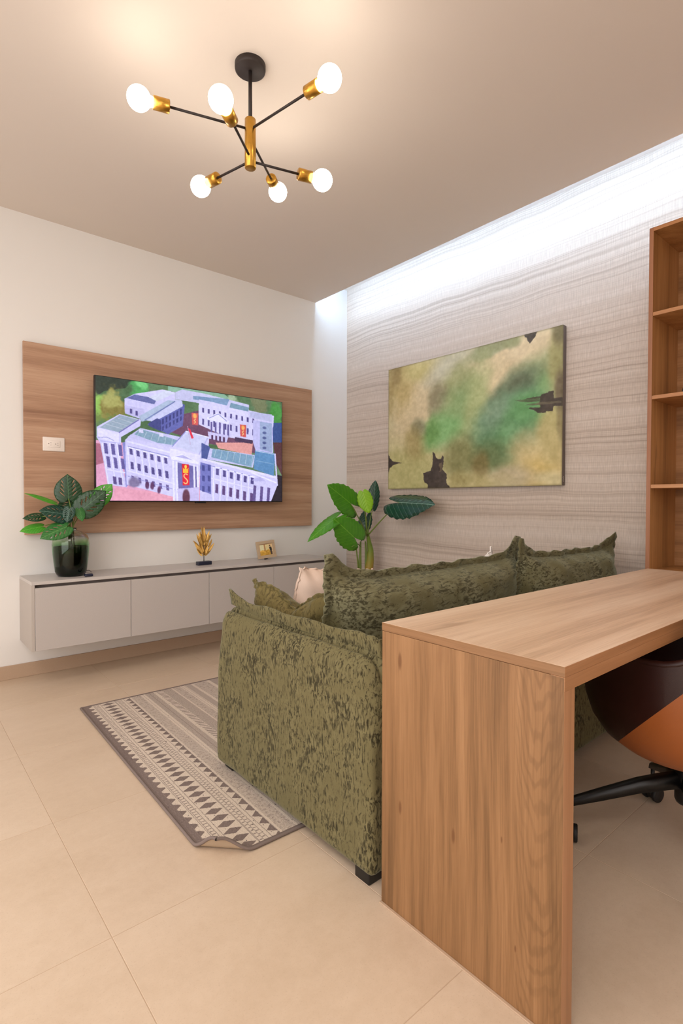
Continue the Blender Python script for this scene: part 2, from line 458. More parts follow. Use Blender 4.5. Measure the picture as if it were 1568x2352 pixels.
# ---- small numpy painting kit (for flat pictures: television image, canvas, photograph)
def homog(src):
    """projective map from picture-crop coords (TL,TR,BR,BL) to unit square u right, v down"""
    A = []; B = []
    for (x, y), (u, v) in zip(src, ((0, 0), (1, 0), (1, 1), (0, 1))):
        A.append([x, y, 1, 0, 0, 0, -u*x, -u*y]); B.append(u)
        A.append([0, 0, 0, x, y, 1, -v*x, -v*y]); B.append(v)
    h = np.linalg.solve(np.array(A, float), np.array(B, float)); Hm = np.append(h, 1).reshape(3, 3)
    def f(p):
        q = Hm @ np.array([p[0], p[1], 1.0]); return q[:2]/q[2]
    return f
class Pic:
    def __init__(s, nx, ny, src, seed=1):
        s.nx, s.ny = nx, ny; s.h = homog(src); s.rng = np.random.default_rng(seed)
        s.u, s.v = np.meshgrid((np.arange(nx)+.5)/nx, (np.arange(ny)+.5)/ny)
        s.asp = nx/ny; s.a = np.zeros((ny, nx, 3))
        s.inv = None
    def vnoise(s, fx, fy, oct=4):
        out = np.zeros((s.ny, s.nx)); amp = 1; tot = 0
        for o in range(oct):
            gx, gy = int(fx*2**o)+2, int(fy*2**o)+2
            g = s.rng.random((gy+1, gx+1))
            X_ = s.u*(gx-1); Y_ = s.v*(gy-1); i = X_.astype(int); j = Y_.astype(int)
            a = X_-i; b = Y_-j; a = a*a*(3-2*a); b = b*b*(3-2*b)
            out += amp*((g[j, i]*(1-a)+g[j, i+1]*a)*(1-b)+(g[j+1, i]*(1-a)+g[j+1, i+1]*a)*b); tot += amp; amp *= .55
        return out/tot
    def put(s, al, c):
        s.a = s.a*(1-al[..., None])+np.array(c, float)*al[..., None]
    def poly(s, pts, c, alpha=1., uv=False, wob=None):
        P = [np.array(p) if uv else s.h(p) for p in pts]
        ss = 2; acc = np.zeros((s.ny, s.nx))
        for ox in (-.25, .25):
            for oy in (-.25, .25):
                uu = s.u+ox/s.nx; vv = s.v+oy/s.ny
                if wob is not None: uu = uu+wob[0]; vv = vv+wob[1]
                ins = np.zeros((s.ny, s.nx), bool)
                for (x1, y1), (x2, y2) in zip(P, P[1:]+P[:1]):
                    if y1 == y2: continue
                    ins ^= ((vv > y1) != (vv > y2)) & (uu < (x2-x1)*(vv-y1)/(y2-y1)+x1)
                acc += ins*.25
        s.put(acc*alpha, c)
    def line(s, pts, wd, c, alpha=1.):
        """wd in crop pixels"""
        for a, b in zip(pts, pts[1:]):
            a = np.array(a, float); b = np.array(b, float); d = b-a; L = np.hypot(*d)+1e-9; n = np.array([-d[1], d[0]])/L*wd/2
            s.poly([a+n, b+n, b-n, a-n], c, alpha)
    def blob(s, c, rx, ry, col, alpha=1., soft=.5, rot=0., nz=None, k=.5):
        """soft ellipse; centre in crop px, radii as fraction of picture height"""
        cu, cv = s.h(c); x = (s.u-cu)*s.asp; y = s.v-cv; r = math.radians(rot)
        X_ = (x*math.cos(r)+y*math.sin(r))/rx; Y_ = (-x*math.sin(r)+y*math.cos(r))/ry
        d = np.sqrt(X_*X_+Y_*Y_)
        if nz is not None: d = d+(nz-.5)*k*2
        t = np.clip((1+soft-d)/(2*soft), 0, 1); t = t*t*(3-2*t); s.put(t*alpha, col)
    def lin(s):
        a = np.clip(s.a, 0, 255)/255
        return np.where(a <= .04045, a/12.92, ((a+.055)/1.055)**2.4)
def picmesh(name, pic, origin, ux, vy, mat, parent):
    """grid with one flat colour per face; ux, vy = picture axes (u right, v down)"""
    nx, ny = pic.nx, pic.ny; o = np.array(origin, float); ux = np.array(ux, float); vy = np.array(vy, float)
    I, J = np.meshgrid(np.arange(nx+1)/nx, np.arange(ny+1)/ny)
    V = o+I[..., None]*ux+J[..., None]*vy
    k = (np.arange(ny)[:, None]*(nx+1)+np.arange(nx)[None, :])
    F = np.stack([k, k+nx+1, k+nx+2, k+1], -1).reshape(-1, 4)
    me = bpy.data.meshes.new(name); me.vertices.add((nx+1)*(ny+1)); me.vertices.foreach_set('co', (V.reshape(-1, 3)-np.array(woff(parent))).ravel())
    me.loops.add(F.size); me.loops.foreach_set('vertex_index', F.ravel()); me.polygons.add(len(F))
    me.polygons.foreach_set('loop_start', np.arange(0, F.size, 4)); me.update(calc_edges=True)
    ca = me.color_attributes.new('picture', 'FLOAT_COLOR', 'CORNER')
    c = np.concatenate([pic.lin().reshape(-1, 3), np.ones((nx*ny, 1))], 1); c = np.repeat(c, 4, 0)
    ca.data.foreach_set('color', c.astype(np.float32).ravel())
    me.materials.append(mat); ob = link(bpy.data.objects.new(name, me)); ob.parent = parent; return ob
def picmat(name, emit=0., rough=.6, relief=0.):
    m = Mat(name, rough); n = m.g.nodes.new('ShaderNodeAttribute'); n.attribute_name = 'picture'
    if emit:
        m.set('Base Color', (.01, .01, .01, 1)); m.set('Emission Color', n.outputs['Color']); m.set('Emission Strength', emit)
    else:
        x, y, z = m.pos(); k = m.noise(x*60, y*60, z*60, 5, .7)
        wv = ((y*3000).sin()+(z*3000).sin())*.25+.5
        col = m.mix(k.step(.5, .8)*.12, n.outputs['Color'], srgb(96, 92, 50)); m.set('Base Color', col)
        m.bump(k*.7+wv*.3, .25, .001)
    return m.m

TVY = 3.598
tv = thing('television', 'large flat television showing an aerial view of a palace', 'television', (1.73, PY1, 1.07))
obj('casing', box(NB(), 1.011, 2.437, TVY, TVY+.028, 1.066, 1.871, .003), 'tv_bezel', tv)
obj('rear_housing', box(NB(), 1.25, 2.2, TVY+.028, TVY+.05, 1.10, 1.55, .006), 'tv_bezel', tv)
obj('wall_bracket', box(NB(), 1.5, 1.95, TVY+.05, PY1, 1.25, 1.50), 'black_metal', tv, smooth=False)
obj('sensor_tab', box(NB(), 1.692, 1.772, TVY+.002, TVY+.02, 1.057, 1.066, .001), 'tv_bezel', tv)

pic = Pic(420, 236, ((118, 78), (1455, 275), (1458, 980), (122, 975)), 3)
P = pic
P.a[:] = (84, 116, 82)
nz = P.vnoise(6, 5); nzf = P.vnoise(30, 18, 3)
P.a += (nz[..., None]-.5)*70
P.poly([(110, 60), (420, 90), (330, 170), (180, 190), (118, 230)], (38, 50, 44), .9)
P.poly([(640, 140), (1000, 180), (1100, 260), (800, 210), (640, 190)], (150, 196, 178), .75)
P.blob((430, 160), .085, .10, (74, 158, 88), 1, .35, 0, nzf, .7); P.blob((450, 140), .05, .05, (120, 206, 130), .9, .4, 0, nzf, .8)
P.blob((180, 320), .20, .10, (108, 132, 66), 1, .4, 0, nzf, .6); P.blob((160, 280), .10, .07, (150, 200, 96), .9, .4, 0, nzf, .8)
P.blob((250, 290), .09, .13, (132, 122, 62), 1, .35, 0, nzf, .8); P.blob((240, 240), .07, .06, (176, 176, 106), .8, .4, 0, nzf, .8)
P.blob((1290, 280), .08, .09, (116, 124, 92), 1, .3, 0, nzf, .7); P.blob((1420, 350), .07, .14, (66, 140, 62), 1, .3, 0, nzf, .7)
P.blob((1100, 240), .05, .04, (170, 190, 160), .9, .4, 0, nzf, .7)
P.poly([(1380, 420), (1460, 420), (1460, 560), (1395, 560)], (52, 78, 140)); P.poly([(1395, 560), (1460, 560), (1460, 800), (1410, 700)], (88, 52, 60))
P.poly([(1420, 790), (1460, 800), (1460, 985), (1380, 985)], (34, 26, 40))
# ground
P.poly([(115, 540), (330, 560), (900, 760), (1000, 985), (115, 985)], (222, 160, 196))
P.poly([(115, 560), (170, 570), (185, 700), (118, 720)], (172, 104, 130)); P.poly([(230, 985), (260, 880), (690, 930), (680, 985)], (226, 158, 184))
# courtyard
P.poly([(560, 400), (900, 320), (1290, 420), (1280, 640), (900, 560), (640, 480)], (104, 66, 96))
P.poly([(980, 560), (1250, 560), (1240, 650), (1000, 600)], (218, 152, 150))
LIL = (204, 200, 246); LI2 = (178, 176, 232); LI3 = (138, 140, 206); ROOF = (150, 172, 204); DKB = (74, 82, 150); WIN = (84, 76, 140)
# far-left block and rear ranges
P.poly([(325, 245), (400, 210), (600, 180), (690, 200), (690, 290), (470, 400), (330, 350)], LIL)
P.poly([(340, 240), (400, 215), (560, 245), (540, 285), (470, 270)], (96, 104, 164)); P.poly([(500, 235), (620, 185), (690, 205), (560, 265)], (206, 210, 238))
P.poly([(325, 290), (470, 320), (470, 400), (330, 350)], (190, 186, 234))
for x, y in ((365, 315), (405, 330)): P.poly([(x, y), (x+16, y+4), (x+16, y+38), (x, y+34)], WIN)
P.poly([(690, 200), (740, 180), (900, 210), (1220, 290), (1220, 330), (1000, 300), (690, 250)], (196, 196, 236))
P.poly([(820, 225), (960, 240), (1080, 250), (1060, 300), (960, 270), (820, 250)], (120, 150, 190))
P.poly([(860, 250), (1400, 370), (1395, 450), (1290, 560), (1060, 520), (860, 430)], (206, 202, 244))
P.poly([(1090, 275), (1220, 310), (1215, 340), (1080, 310)], (116, 150, 176)); P.poly([(1225, 340), (1385, 360), (1385, 415), (1230, 380)], (186, 188, 230))
P.poly([(1080, 310), (1220, 340), (1215, 400), (1080, 370)], (214, 210, 250))
P.poly([(860, 270), (1080, 320), (1070, 420), (860, 360)], (212, 208, 250))
for k in range(10):
    x = 885+k*40; y = 310+k*8.6
    P.poly([(x, y), (x+13, y+3), (x+13, y+36), (x, y+33)], WIN); P.poly([(x, y+78), (x+13, y+81), (x+13, y+124), (x, y+121)], WIN)
P.poly([(920, 380), (1000, 345), (1080, 410), (1075, 430), (920, 395)], (222, 220, 252)); P.line([(935, 385), (1000, 355), (1062, 408)], 5, LI3)
for k in range(5): x = 945+k*30; P.poly([(x, 410+k*5), (x+12, 412+k*5), (x+12, 500+k*5), (x, 498+k*5)], (96, 86, 150))
P.poly([(925, 480), (1075, 510), (1060, 560), (930, 530)], (196, 190, 236)); 
for k in range(4): x = 950+k*28; P.poly([(x, 505+k*5), (x+14, 507+k*5), (x+14, 545+k*4), (x, 543+k*4)], (80, 48, 90))
P.poly([(1120, 520), (1250, 545), (1245, 570), (1120, 550)], (70, 50, 84))
# rear banners
for (x, y, a) in ((808, 345, 48), (1155, 430, 46)):
    P.poly([(x, y), (x+a, y+6), (x+a-2, y+92), (x+4, y+86)], (206, 84, 84)); P.blob((x+a/2, y+24), .018, .022, (240, 176, 96), 1, .4)
    P.line([(x+a*.62, y+46), (x+a*.36, y+56), (x+a*.62, y+68), (x+a*.36, y+78)], 6, (238, 190, 130))
# inner left range (dark court front, long roof)
P.poly([(700, 260), (760, 290), (745, 440), (640, 500), (490, 430), (560, 370)], (92, 98, 172))
P.poly([(690, 250), (740, 260), (745, 300), (540, 410), (480, 400)], (198, 200, 240))
P.poly([(430, 370), (640, 255), (690, 262), (500, 395), (450, 410)], (170, 186, 216)); P.line([(470, 400), (690, 265)], 8, (110, 122, 180))
P.poly([(500, 420), (560, 385), (590, 400), (590, 480), (500, 440)], (60, 66, 130))
for k in range(6):
    x = 596+k*26; y = 420-k*14
    P.poly([(x, y-28), (x+12, y-34), (x+12, y+4), (x, y+12)], (56, 60, 124)); P.poly([(x, y+26), (x+12, y+18), (x+12, y+48), (x, y+58)], (56, 60, 124))
# right wing
P.poly([(1250, 400), (1390, 420), (1395, 640), (1270, 620), (1250, 560)], (188, 186, 236)); P.poly([(1300, 410), (1385, 425), (1385, 630), (1300, 610)], (150, 166, 206))
for k in range(5): P.blob((1332, 455+k*36), .022, .013, (84, 96, 150), 1, .3)
# left corner pavilion
P.poly([(125, 445), (290, 355), (445, 395), (440, 440), (300, 520), (300, 700), (345, 880), (205, 860), (150, 560), (125, 520)], LIL)
P.poly([(145, 450), (290, 362), (430, 395), (285, 485)], (150, 168, 190))
for k in range(4): P.line([(190+k*45, 425-k*20), (315+k*35, 462-k*22)], 4, (186, 196, 214))
P.line([(430, 395), (285, 488)], 7, (110, 104, 180)); P.poly([(128, 452), (285, 490), (285, 570), (140, 520)], (220, 216, 252)); P.line([(150, 545), (300, 565)], 7, LI2)
P.line([(135, 520), (200, 520), (250, 545)], 4, LI3)
P.poly([(310, 560), (360, 540), (370, 850), (335, 880)], (138, 138, 208))
for k in range(3):
    x = 175+k*52
    P.poly([(x, 560+k*6), (x+26, 565+k*6), (x+34, 640+k*8), (x+8, 636+k*8)], (96, 88, 156)); P.poly([(x+18, 655+k*8), (x+42, 660+k*8), (x+52, 740+k*6), (x+28, 735+k*6)], (96, 88, 156))
    P.line([(x-10, 560), (x+35, 860)], 8, (226, 224, 255))
P.line([(190, 750), (330, 775)], 9, (222, 218, 252))
for k in range(2): x = 240+k*40; P.poly([(x, 800+k*8), (x+26, 804+k*8), (x+30, 860+k*5), (x+6, 856+k*4)], (92, 78, 140))
# front range left: facade
P.poly([(330, 540), (370, 500), (690, 590), (720, 700), (720, 960), (340, 860)], LIL)
P.poly([(345, 520), (440, 455), (730, 520), (680, 590), (560, 570)], (196, 194, 240))
P.poly([(395, 500), (440, 460), (715, 545), (690, 580), (560, 560)], (130, 160, 186))
for k in range(6): P.line([(440+k*46, 470+k*12), (415+k*50, 515+k*13)], 4, (178, 196, 214))
for x, y in ((430, 462), (575, 490)): P.poly([(x, y), (x+30, y+5), (x+32, y+30), (x, y+24)], (214, 212, 246))
P.line([(345, 550), (690, 640)], 12, (222, 220, 255)); P.line([(350, 585), (690, 668)], 5, LI3)
for k in range(6):
    x = 360+k*50; y = 600+k*13
    P.poly([(x, y), (x+22, y+6), (x+26, y+48), (x+4, y+42)], WIN); P.poly([(x+8, y+95), (x+30, y+101), (x+34, y+152), (x+12, y+146)], WIN)
    P.poly([(x+14, y+195), (x+34, y+200), (x+38, y+240), (x+18, y+235)], (100, 86, 150))
    P.line([(x-14, y-10), (x+4, y+170)], 8, (226, 224, 255)); P.line([(x-4, y-6), (x+30, y+2)], 8, (236, 234, 255))
P.line([(350, 760), (700, 860)], 9, (224, 220, 255)); P.line([(350, 800), (700, 900)], 4, LI3)
P.blob((400, 850), .05, .04, (120, 108, 150), .9, .4, 0, nzf, .6)
for x, y in ((490, 860), (525, 870), (575, 900)): P.blob((x, y), .018, .034, (86, 46, 92), .95, .3, 0, nzf, .4)
# central pavilion
P.poly([(665, 590), (770, 475), (935, 520), (930, 600), (870, 720), (860, 985), (690, 985), (690, 680), (650, 660)], (206, 202, 246))
P.poly([(690, 585), (770, 482), (925, 525), (860, 640)], (198, 200, 238)); P.line([(668, 588), (768, 478)], 7, LI3); P.line([(765, 478), (930, 522)], 6, (228, 226, 255))
P.line([(925, 525), (862, 645)], 9, (176, 174, 228)); P.poly([(655, 600), (870, 650), (865, 700), (650, 660)], (222, 218, 254))
P.poly([(660, 665), (740, 640), (860, 700), (860, 715), (665, 680)], (232, 230, 255)); P.poly([(690, 660), (745, 648), (815, 685)], (182, 178, 232))
P.poly([(700, 700), (850, 735), (850, 900), (715, 890)], (110, 104, 170))
for x in (675, 700, 826, 850): P.line([(x, 690+(x-675)*.2), (x+8, 985)], 13, (228, 226, 255))
P.poly([(705, 890), (860, 880), (860, 985), (715, 985)], (196, 188, 236)); P.blob((770, 950), .034, .07, (100, 56, 80), 1, .2)
P.line([(780, 440), (800, 575)], 4, (190, 170, 210)); P.poly([(782, 452), (800, 466), (824, 528), (808, 532)], (226, 48, 76))
# main banner with crown and S
P.poly([(738, 712), (790, 716), (793, 866), (745, 866)], (222, 30, 56))
P.poly([(748, 776), (746, 738), (757, 752), (766, 726), (774, 752), (786, 740), (784, 778)], (250, 190, 60)); P.blob((766, 732), .012, .016, (252, 206, 90), 1, .3)
th = [(780, 792), (770, 783), (758, 786), (753, 798), (758, 810), (768, 818), (778, 828), (780, 842), (771, 854), (758, 852), (752, 842)]
P.line(th, 8, (250, 196, 130))
# front range right
P.poly([(880, 560), (940, 590), (935, 690), (880, 680)], (70, 84, 150)); P.poly([(940, 600), (1265, 650), (1250, 740), (920, 680)], (196, 194, 240))
P.poly([(960, 605), (1260, 655), (1240, 735), (950, 665)], (120, 156, 188))
for k in range(7): P.line([(985+k*44, 612+k*7), (970+k*45, 665+k*10)], 4, (172, 194, 214))
P.poly([(880, 670), (1420, 800), (1425, 870), (1380, 985), (870, 985), (870, 720)], LIL)
P.line([(890, 680), (1420, 812)], 14, (224, 220, 255)); P.line([(890, 712), (1240, 800)], 5, LI3)
P.poly([(872, 700), (950, 720), (950, 930), (868, 900)], (112, 116, 190))
for k in range(2):
    for q in range(3): x = 885+k*40; y = 720+q*75; P.poly([(x, y), (x+18, y+4), (x+18, y+44), (x, y+40)], (72, 76, 146))
for k in range(6):
    x = 985+k*50; y = 745+k*13
    P.poly([(x, y), (x+21, y+5), (x+20, y+50), (x-1, y+45)], WIN); P.poly([(x-4, y+110), (x+17, y+115), (x+15, y+180), (x-6, y+175)], (96, 72, 128))
    P.line([(x-16, y-10), (x-22, y+235)], 9, (226, 224, 255)); P.line([(x-6, y-10), (x+30, y-2)], 8, (236, 234, 255))
P.line([(950, 815), (1250, 890)], 9, (224, 220, 255))
P.poly([(1265, 615), (1410, 640), (1400, 800), (1255, 750)], (88, 136, 186)); P.line([(1275, 690), (1400, 715)], 4, (130, 166, 204)); P.line([(1270, 620), (1408, 645)], 6, (170, 190, 222))
P.line([(1408, 640), (1425, 870)], 10, (206, 202, 246)); P.poly([(1240, 830), (1300, 805), (1345, 840)], (184, 180, 234)); P.line([(1240, 775), (1420, 850)], 10, (230, 228, 255))
for k in range(3): x = 1255+k*50; P.poly([(x, 865+k*8), (x+20, 870+k*8), (x+14, 980), (x-6, 980)], (98, 82, 142))
P.a += (P.vnoise(110, 66, 2)[..., None]-.5)*22
P.a += (P.vnoise(9, 6, 2)[..., None]-.5)*16
picmesh('screen', pic, (1.018, TVY-.0006, 1.866), (1.412, 0, 0), (0, 0, -.792), picmat('screen_image', .92), tv)

# ================================================================== FLOATING MEDIA CONSOLE
CX0, CX1, CYF, CZ0, CZ1 = .610, 2.752, 3.372, .228, .618
YTC = YT-.0006
con = thing('media_console', 'long pale grey wall-hung media console below the wood panel', 'console', (1.68, YT, CZ0))
b = NB(); box(b, CX0, CX1, CYF-.001, YTC, CZ1-.018, CZ1, .0012)
obj('top', b, 'cabinet_top', con, smooth=False)
b = NB(); box(b, CX0, CX0+.016, CYF, YTC, CZ0, CZ1-.018); box(b, CX1-.016, CX1, CYF, YTC, CZ0, CZ1-.018)
box(b, CX0+.016, CX1-.016, CYF+.02, YTC, CZ0, CZ0+.016)
obj('carcass', b, 'cabinet_side', con, smooth=False)
b = NB(); box(b, CX0+.016, CX1-.016, CYF+.03, CYF+.045, CZ0+.02, CZ1-.018)
obj('finger_recess', b, 'recess', con, smooth=False)
dm = None
for k in range(4):
    x0 = CX0+.0165+k*.5275
    if dm is None:
        o = obj('door', box(NB(), x0+.0015, x0+.526, CYF, CYF+.019, CZ0, CZ1-.036, .0012), 'cabinet', con, (x0, CYF, CZ0), False); dm = o.data; base = o.location.copy()
    else:
        o = link(bpy.data.objects.new('door', dm)); o.parent = con; o.location = base+Vector((k*.5275, 0, 0))

# ---- vase
VX, VY, VZ = .852, 3.535, CZ1
prof_o = [(.0, 0), (.062, 0), (.078, .008), (.088, .03), (.094, .08), (.1, .14), (.103, .19), (.1, .225), (.088, .25), (.06, .268), (.034, .276), (.03, .284), (.034, .290)]
prof_i = [(.030, .288), (.026, .284), (.03, .274), (.056, .263), (.084, .246), (.096, .222), (.099, .19), (.096, .14), (.09, .08), (.083, .03), (.07, .014), (.0, .012)]
vs = thing('glass_vase', 'rounded glass vase, clear at the shoulder and dark green below, on the console', 'vase', (VX, VY, VZ))
obj('body', lathe(NB(), (VX, VY, VZ), prof_o+prof_i, seg=48, cap=False), 'vase', vs)
inn = [(.0, .0125), (.069, .0145), (.082, .031), (.089, .08), (.0948, .14), (.0975, .178)]
inn2 = [(.094, .172), (.091, .14), (.086, .08), (.079, .034), (.066, .018), (0, .016)]
obj('green_lining', lathe(NB(), (VX, VY, VZ), inn+inn2, seg=48, cap=False), 'glaze', vs)

# ---- leaves
def catmull(pts, n=5):
    out = []; m = len(pts)
    for i in range(m-1):
        p0, p1, p2, p3 = [np.array(pts[min(max(i+k, 0), m-1)], float) for k in (-1, 0, 1, 2)]
        for t in np.linspace(0, 1, n, endpoint=False):
            out.append(.5*((2*p1)+(-p0+p2)*t+(2*p0-5*p1+4*p2-p3)*t*t+(-p0+3*p1-3*p2+p3)*t**3))
    out.append(np.array(pts[-1], float)); return out
MON = [(.0, .0), (-.10, .07), (-.17, .2), (-.10, .36), (.1, .48), (.35, .50), (.6, .41), (.8, .24), (.93, .08), (1, 0)]
ALO = [(.0, .0), (-.14, .06), (-.22, .16), (-.16, .30), (.05, .42), (.3, .43), (.55, .34), (.78, .19), (.93, .06), (1, 0)]
COLO = [(.0, .0), (-.2, .05), (-.40, .15), (-.36, .32), (-.08, .43), (.2, .43), (.5, .36), (.78, .2), (.93, .07), (1, 0)]
OVA = [(.0, .0), (-.08, .08), (-.07, .22), (.1, .38), (.35, .46), (.6, .42), (.82, .26), (.95, .1), (1, 0)]
def inside(p, poly):
    c = False; x, y = p
    for (x1, y1), (x2, y2) in zip(poly, poly[1:]+poly[:1]):
        if (y1 > y) != (y2 > y) and x < (x2-x1)*(y-y1)/(y2-y1)+x1: c = not c
    return c
def leaf(name, B, T, wid, nrm, mat, parent, shape=MON, holes=True, droop=.12, cup=.1, ripple=.0, seed=0, fold=0., wavy=0.):
    """blade from base B to tip T; wid = full width / length"""
    B, T = Vector(B), Vector(T); L = (T-B).length; e1 = (T-B).normalized()
    n = Vector(nrm); n = (n-e1*n.dot(e1)).normalized(); sd = n.cross(e1)
    half = [tuple(q) for q in catmull(shape, 5)]
    half = [(s, t*wid) for s, t in half]
    rg = random.Random(seed)
    if wavy:
        half = [(s, t*(1+wavy*math.sin(i*1.9+seed)) if 0 < i < len(half)-1 else t) for i, (s, t) in enumerate(half)]
    out = half[:-1]+[(s, -t) for s, t in half[:0:-1]]
    out = out[:-0] if False else out
    hs = []
    if holes:
        for sg in (1, -1):
            for k in range(4):
                s0 = .10+k*.17; t0 = wid*(.13+.01*k); ln = wid*(.27-.035*k); ang = .75-.1*k
                ca, sa = math.cos(ang), math.sin(ang); hw = .022
                hp = []
                for q in range(8):
                    a = 2*math.pi*q/8; u = (math.cos(a)*.5+.5)*ln; v = math.sin(a)*hw
                    hp.append((s0+u*ca-v*sa, sg*(t0+u*sa+v*ca)))
                if all(inside(h, out) for h in hp): hs.append(hp)
    pts = []; edges = []
    for poly in [out]+hs:
        st = len(pts); pts += poly; edges += [(st+i, st+(i+1) % len(poly)) for i in range(len(poly))]
    g = .075
    for i in range(-4, 15):
        for j in range(-8, 9):
            q = (i*g+.013, j*g*.8)
            if inside(q, out) and not any(inside(q, h) for h in hs): pts.append(q)
    vo, eo, fo, *_ = delaunay_2d_cdt([Vector(p) for p in pts], edges, [], 0, 1e-6)
    bm = bmesh.new(); lay = bm.verts.layers.float_vector.new('leafuv'); V = []
    for p in vo:
        s, t = p.x, p.y; at_ = abs(t)/max(wid*.5, 1e-6)
        h = -droop*s*s+cup*at_*at_*wid*.5+ripple*math.sin(s*44-at_*7)*min(1, at_*2)+fold*at_*wid*.5
        v = bm.verts.new(B+e1*(s*L)+sd*(t*L)*(1-.25*abs(fold))+n*(h*L)); v[lay] = (s, at_, 0 if t > 0 else 1); V.append(v)
    for f in fo:
        c = (vo[f[0]]+vo[f[1]]+vo[f[2]])/3
        if inside((c.x, c.y), out) and not any(inside((c.x, c.y), h) for h in hs):
            try: bm.faces.new([V[k] for k in f])
            except ValueError: pass
    bmesh.ops.delete(bm, geom=[v for v in bm.verts if not v.link_faces], context='VERTS')
    o = obj(name, bm, mat, parent); solid(o, .0012); return o

mp = thing('monstera_stems', 'bunch of split-leaf monstera stems standing in the green glass vase', 'plant', (VX, VY, VZ+.03))
NECK = Vector((VX, VY, VZ+.282))
def mpx(x, y, Y): return at(x/3.136, 1060+y/3.136, 1, Y)
cdir = Vector((0, 0, CAM_H))-NECK; cdir.normalize()
for k, (bx, by, tx, ty, Yb, Yt, wd, nr, mt, hol) in enumerate([
    (494, 268, 485, 90, 3.54, 3.53, 1.02, (0, 0, 0), 'leaf_dark', 1),
    (520, 290, 440, 392, 3.57, 3.52, .95, (0, 0, .3), 'leaf_dark', 1),
    (585, 350, 762, 208, 3.50, 3.46, .86, (0, 0, .2), 'leaf_dark', 1),
    (690, 285, 806, 160, 3.58, 3.54, .82, (0, 0, .3), 'leaf_bright', 1),
    (572, 345, 596, 430, 3.49, 3.46, .75, (.3, 0, 0), 'leaf_mid', 0),
    (385, 292, 186, 214, 3.56, 3.54, .30, (0, 0, 1.5), 'leaf_bright', 0),
    (305, 395, 164, 405, 3.52, 3.50, .58, (0, 0, .6), 'leaf_dark', 1),
    (490, 385, 290, 345, 3.50, 3.45, .75, (-.2, 0, .6), 'leaf_deep', 1),
    (300, 470, 142, 496, 3.53, 3.51, .62, (0, 0, .8), 'leaf_bright', 0),
    (480, 470, 290, 548, 3.45, 3.41, .70, (0, 0, .5), 'leaf_mid', 1),
    (500, 340, 480, 440, 3.47, 3.45, .8, (0, 0, .5), 'leaf_deep', 1),
    ]):
    B = mpx(bx, by, Yb); T = mpx(tx, ty, Yt)
    lf = leaf('leaf', B, T, wd, cdir+Vector(nr), mt, mp, MON, bool(hol), .10, -.15, 0, k)
    bot = Vector((VX+.03*math.cos(k*2.1), VY+.03*math.sin(k*2.1), VZ+.05))
    nk = NECK+Vector((.014*math.cos(k*1.7), .014*math.sin(k*1.7), 0))
    bm = NB(); tube(bm, bez(bot, (bot+nk)/2, nk, 4)[:-1]+bez(nk, nk+(Vector((0, 0, .06))+(B-nk)*.25), B, 8), .0028, 6)
    obj('stem', bm, 'stem', mp)

# ---- key fob
KF = at(200, 1322, 2, CZ1); KF = Vector((.92, 3.425, CZ1))
kf = thing('key_fob', 'small navy and silver key fob on the console beside the vase', 'key fob', KF)
obj('shell', rbox(NB(), (KF.x-.022, KF.y-.016, CZ1), (KF.x+.026, KF.y+.016, CZ1+.017), .008, (8, 8, 6)), 'navy', kf)
obj('silver_face', rbox(NB(), (KF.x-.018, KF.y-.012, CZ1+.0165), (KF.x+.018, KF.y+.016, CZ1+.023), .003, (6, 6, 4)), 'silver', kf)
b = NB(); tube(b, [(KF.x+.006+.016*math.cos(a), KF.y+.016+.012*math.sin(a), CZ1+.022+.012*abs(math.sin(a))) for a in np.linspace(0, 3.14, 10)], .0022, 6)
obj('loop', b, 'dark_steel', kf)

# ---- golden leaf sculpture
GX, GY = 1.722, 3.535
gs = thing('gold_leaf_sculpture', 'golden leaf-spray ornament on a navy block, in the middle of the console', 'ornament', (GX, GY, CZ1))
obj('base', box(NB(), GX-.052, GX+.052, GY-.022, GY+.022, CZ1, CZ1+.026, .003), 'navy', gs)
obj('rod', tube(NB(), [(GX, GY, CZ1+.024), (GX, GY, CZ1+.075)], .003, 8), 'dark_steel', gs)
bm = NB()
for sgn in (1,):
    prof = [(0, 0), (.010, .012), (.014, .03), (.012, .052), (.006, .072), (.0, .088)]
    vv = []
    for r, h in prof:
        vv.append([bm.verts.new(Vector((sx*r, -.3*abs(sx)*r+.002, h))) for sx in (-1, -.5, 0, .5, 1)] if r else [bm.verts.new((0, .002, h))])
    for a, c in zip(vv, vv[1:]):
        for q in range(4):
            f = list(dict.fromkeys([a[q % len(a)], a[(q+1) % len(a)], c[(q+1) % len(c)], c[q % len(c)]]))
            if len(f) > 2: bm.faces.new(f)
bmesh.ops.recalc_face_normals(bm, faces=bm.faces)
gl = obj('leaf', bm, 'gold_leaf', gs, (0, 0, 0)); solid(gl, .001); gm = gl.data
rg = random.Random(4); first = True
for row in range(11):
    z = CZ1+.066+row*.0132; nside = 7 if row < 8 else 4
    for q in range(nside):
        sx = (q-(nside-1)/2)/((nside-1)/2)
        spread = (.018, .030, .036, .038, .036, .033, .029, .023, .017, .010, .005)[row]
        o = gl if first else link(bpy.data.objects.new('leaf', gm))
        if not first: o.parent = gs; solid(o, .001)
        first = False
        o.location = Vector((GX+sx*spread*.75, GY+rg.uniform(-.014, .014), z+rg.uniform(-.005, .005)))-woff(gs)
        o.rotation_euler = (rg.uniform(-.3, .2), sx*(.72-.045*row)+rg.uniform(-.15, .15), rg.uniform(-1.1, 1.1)); s_ = rg.uniform(.7, .95); o.scale = (s_*.8, s_, s_)

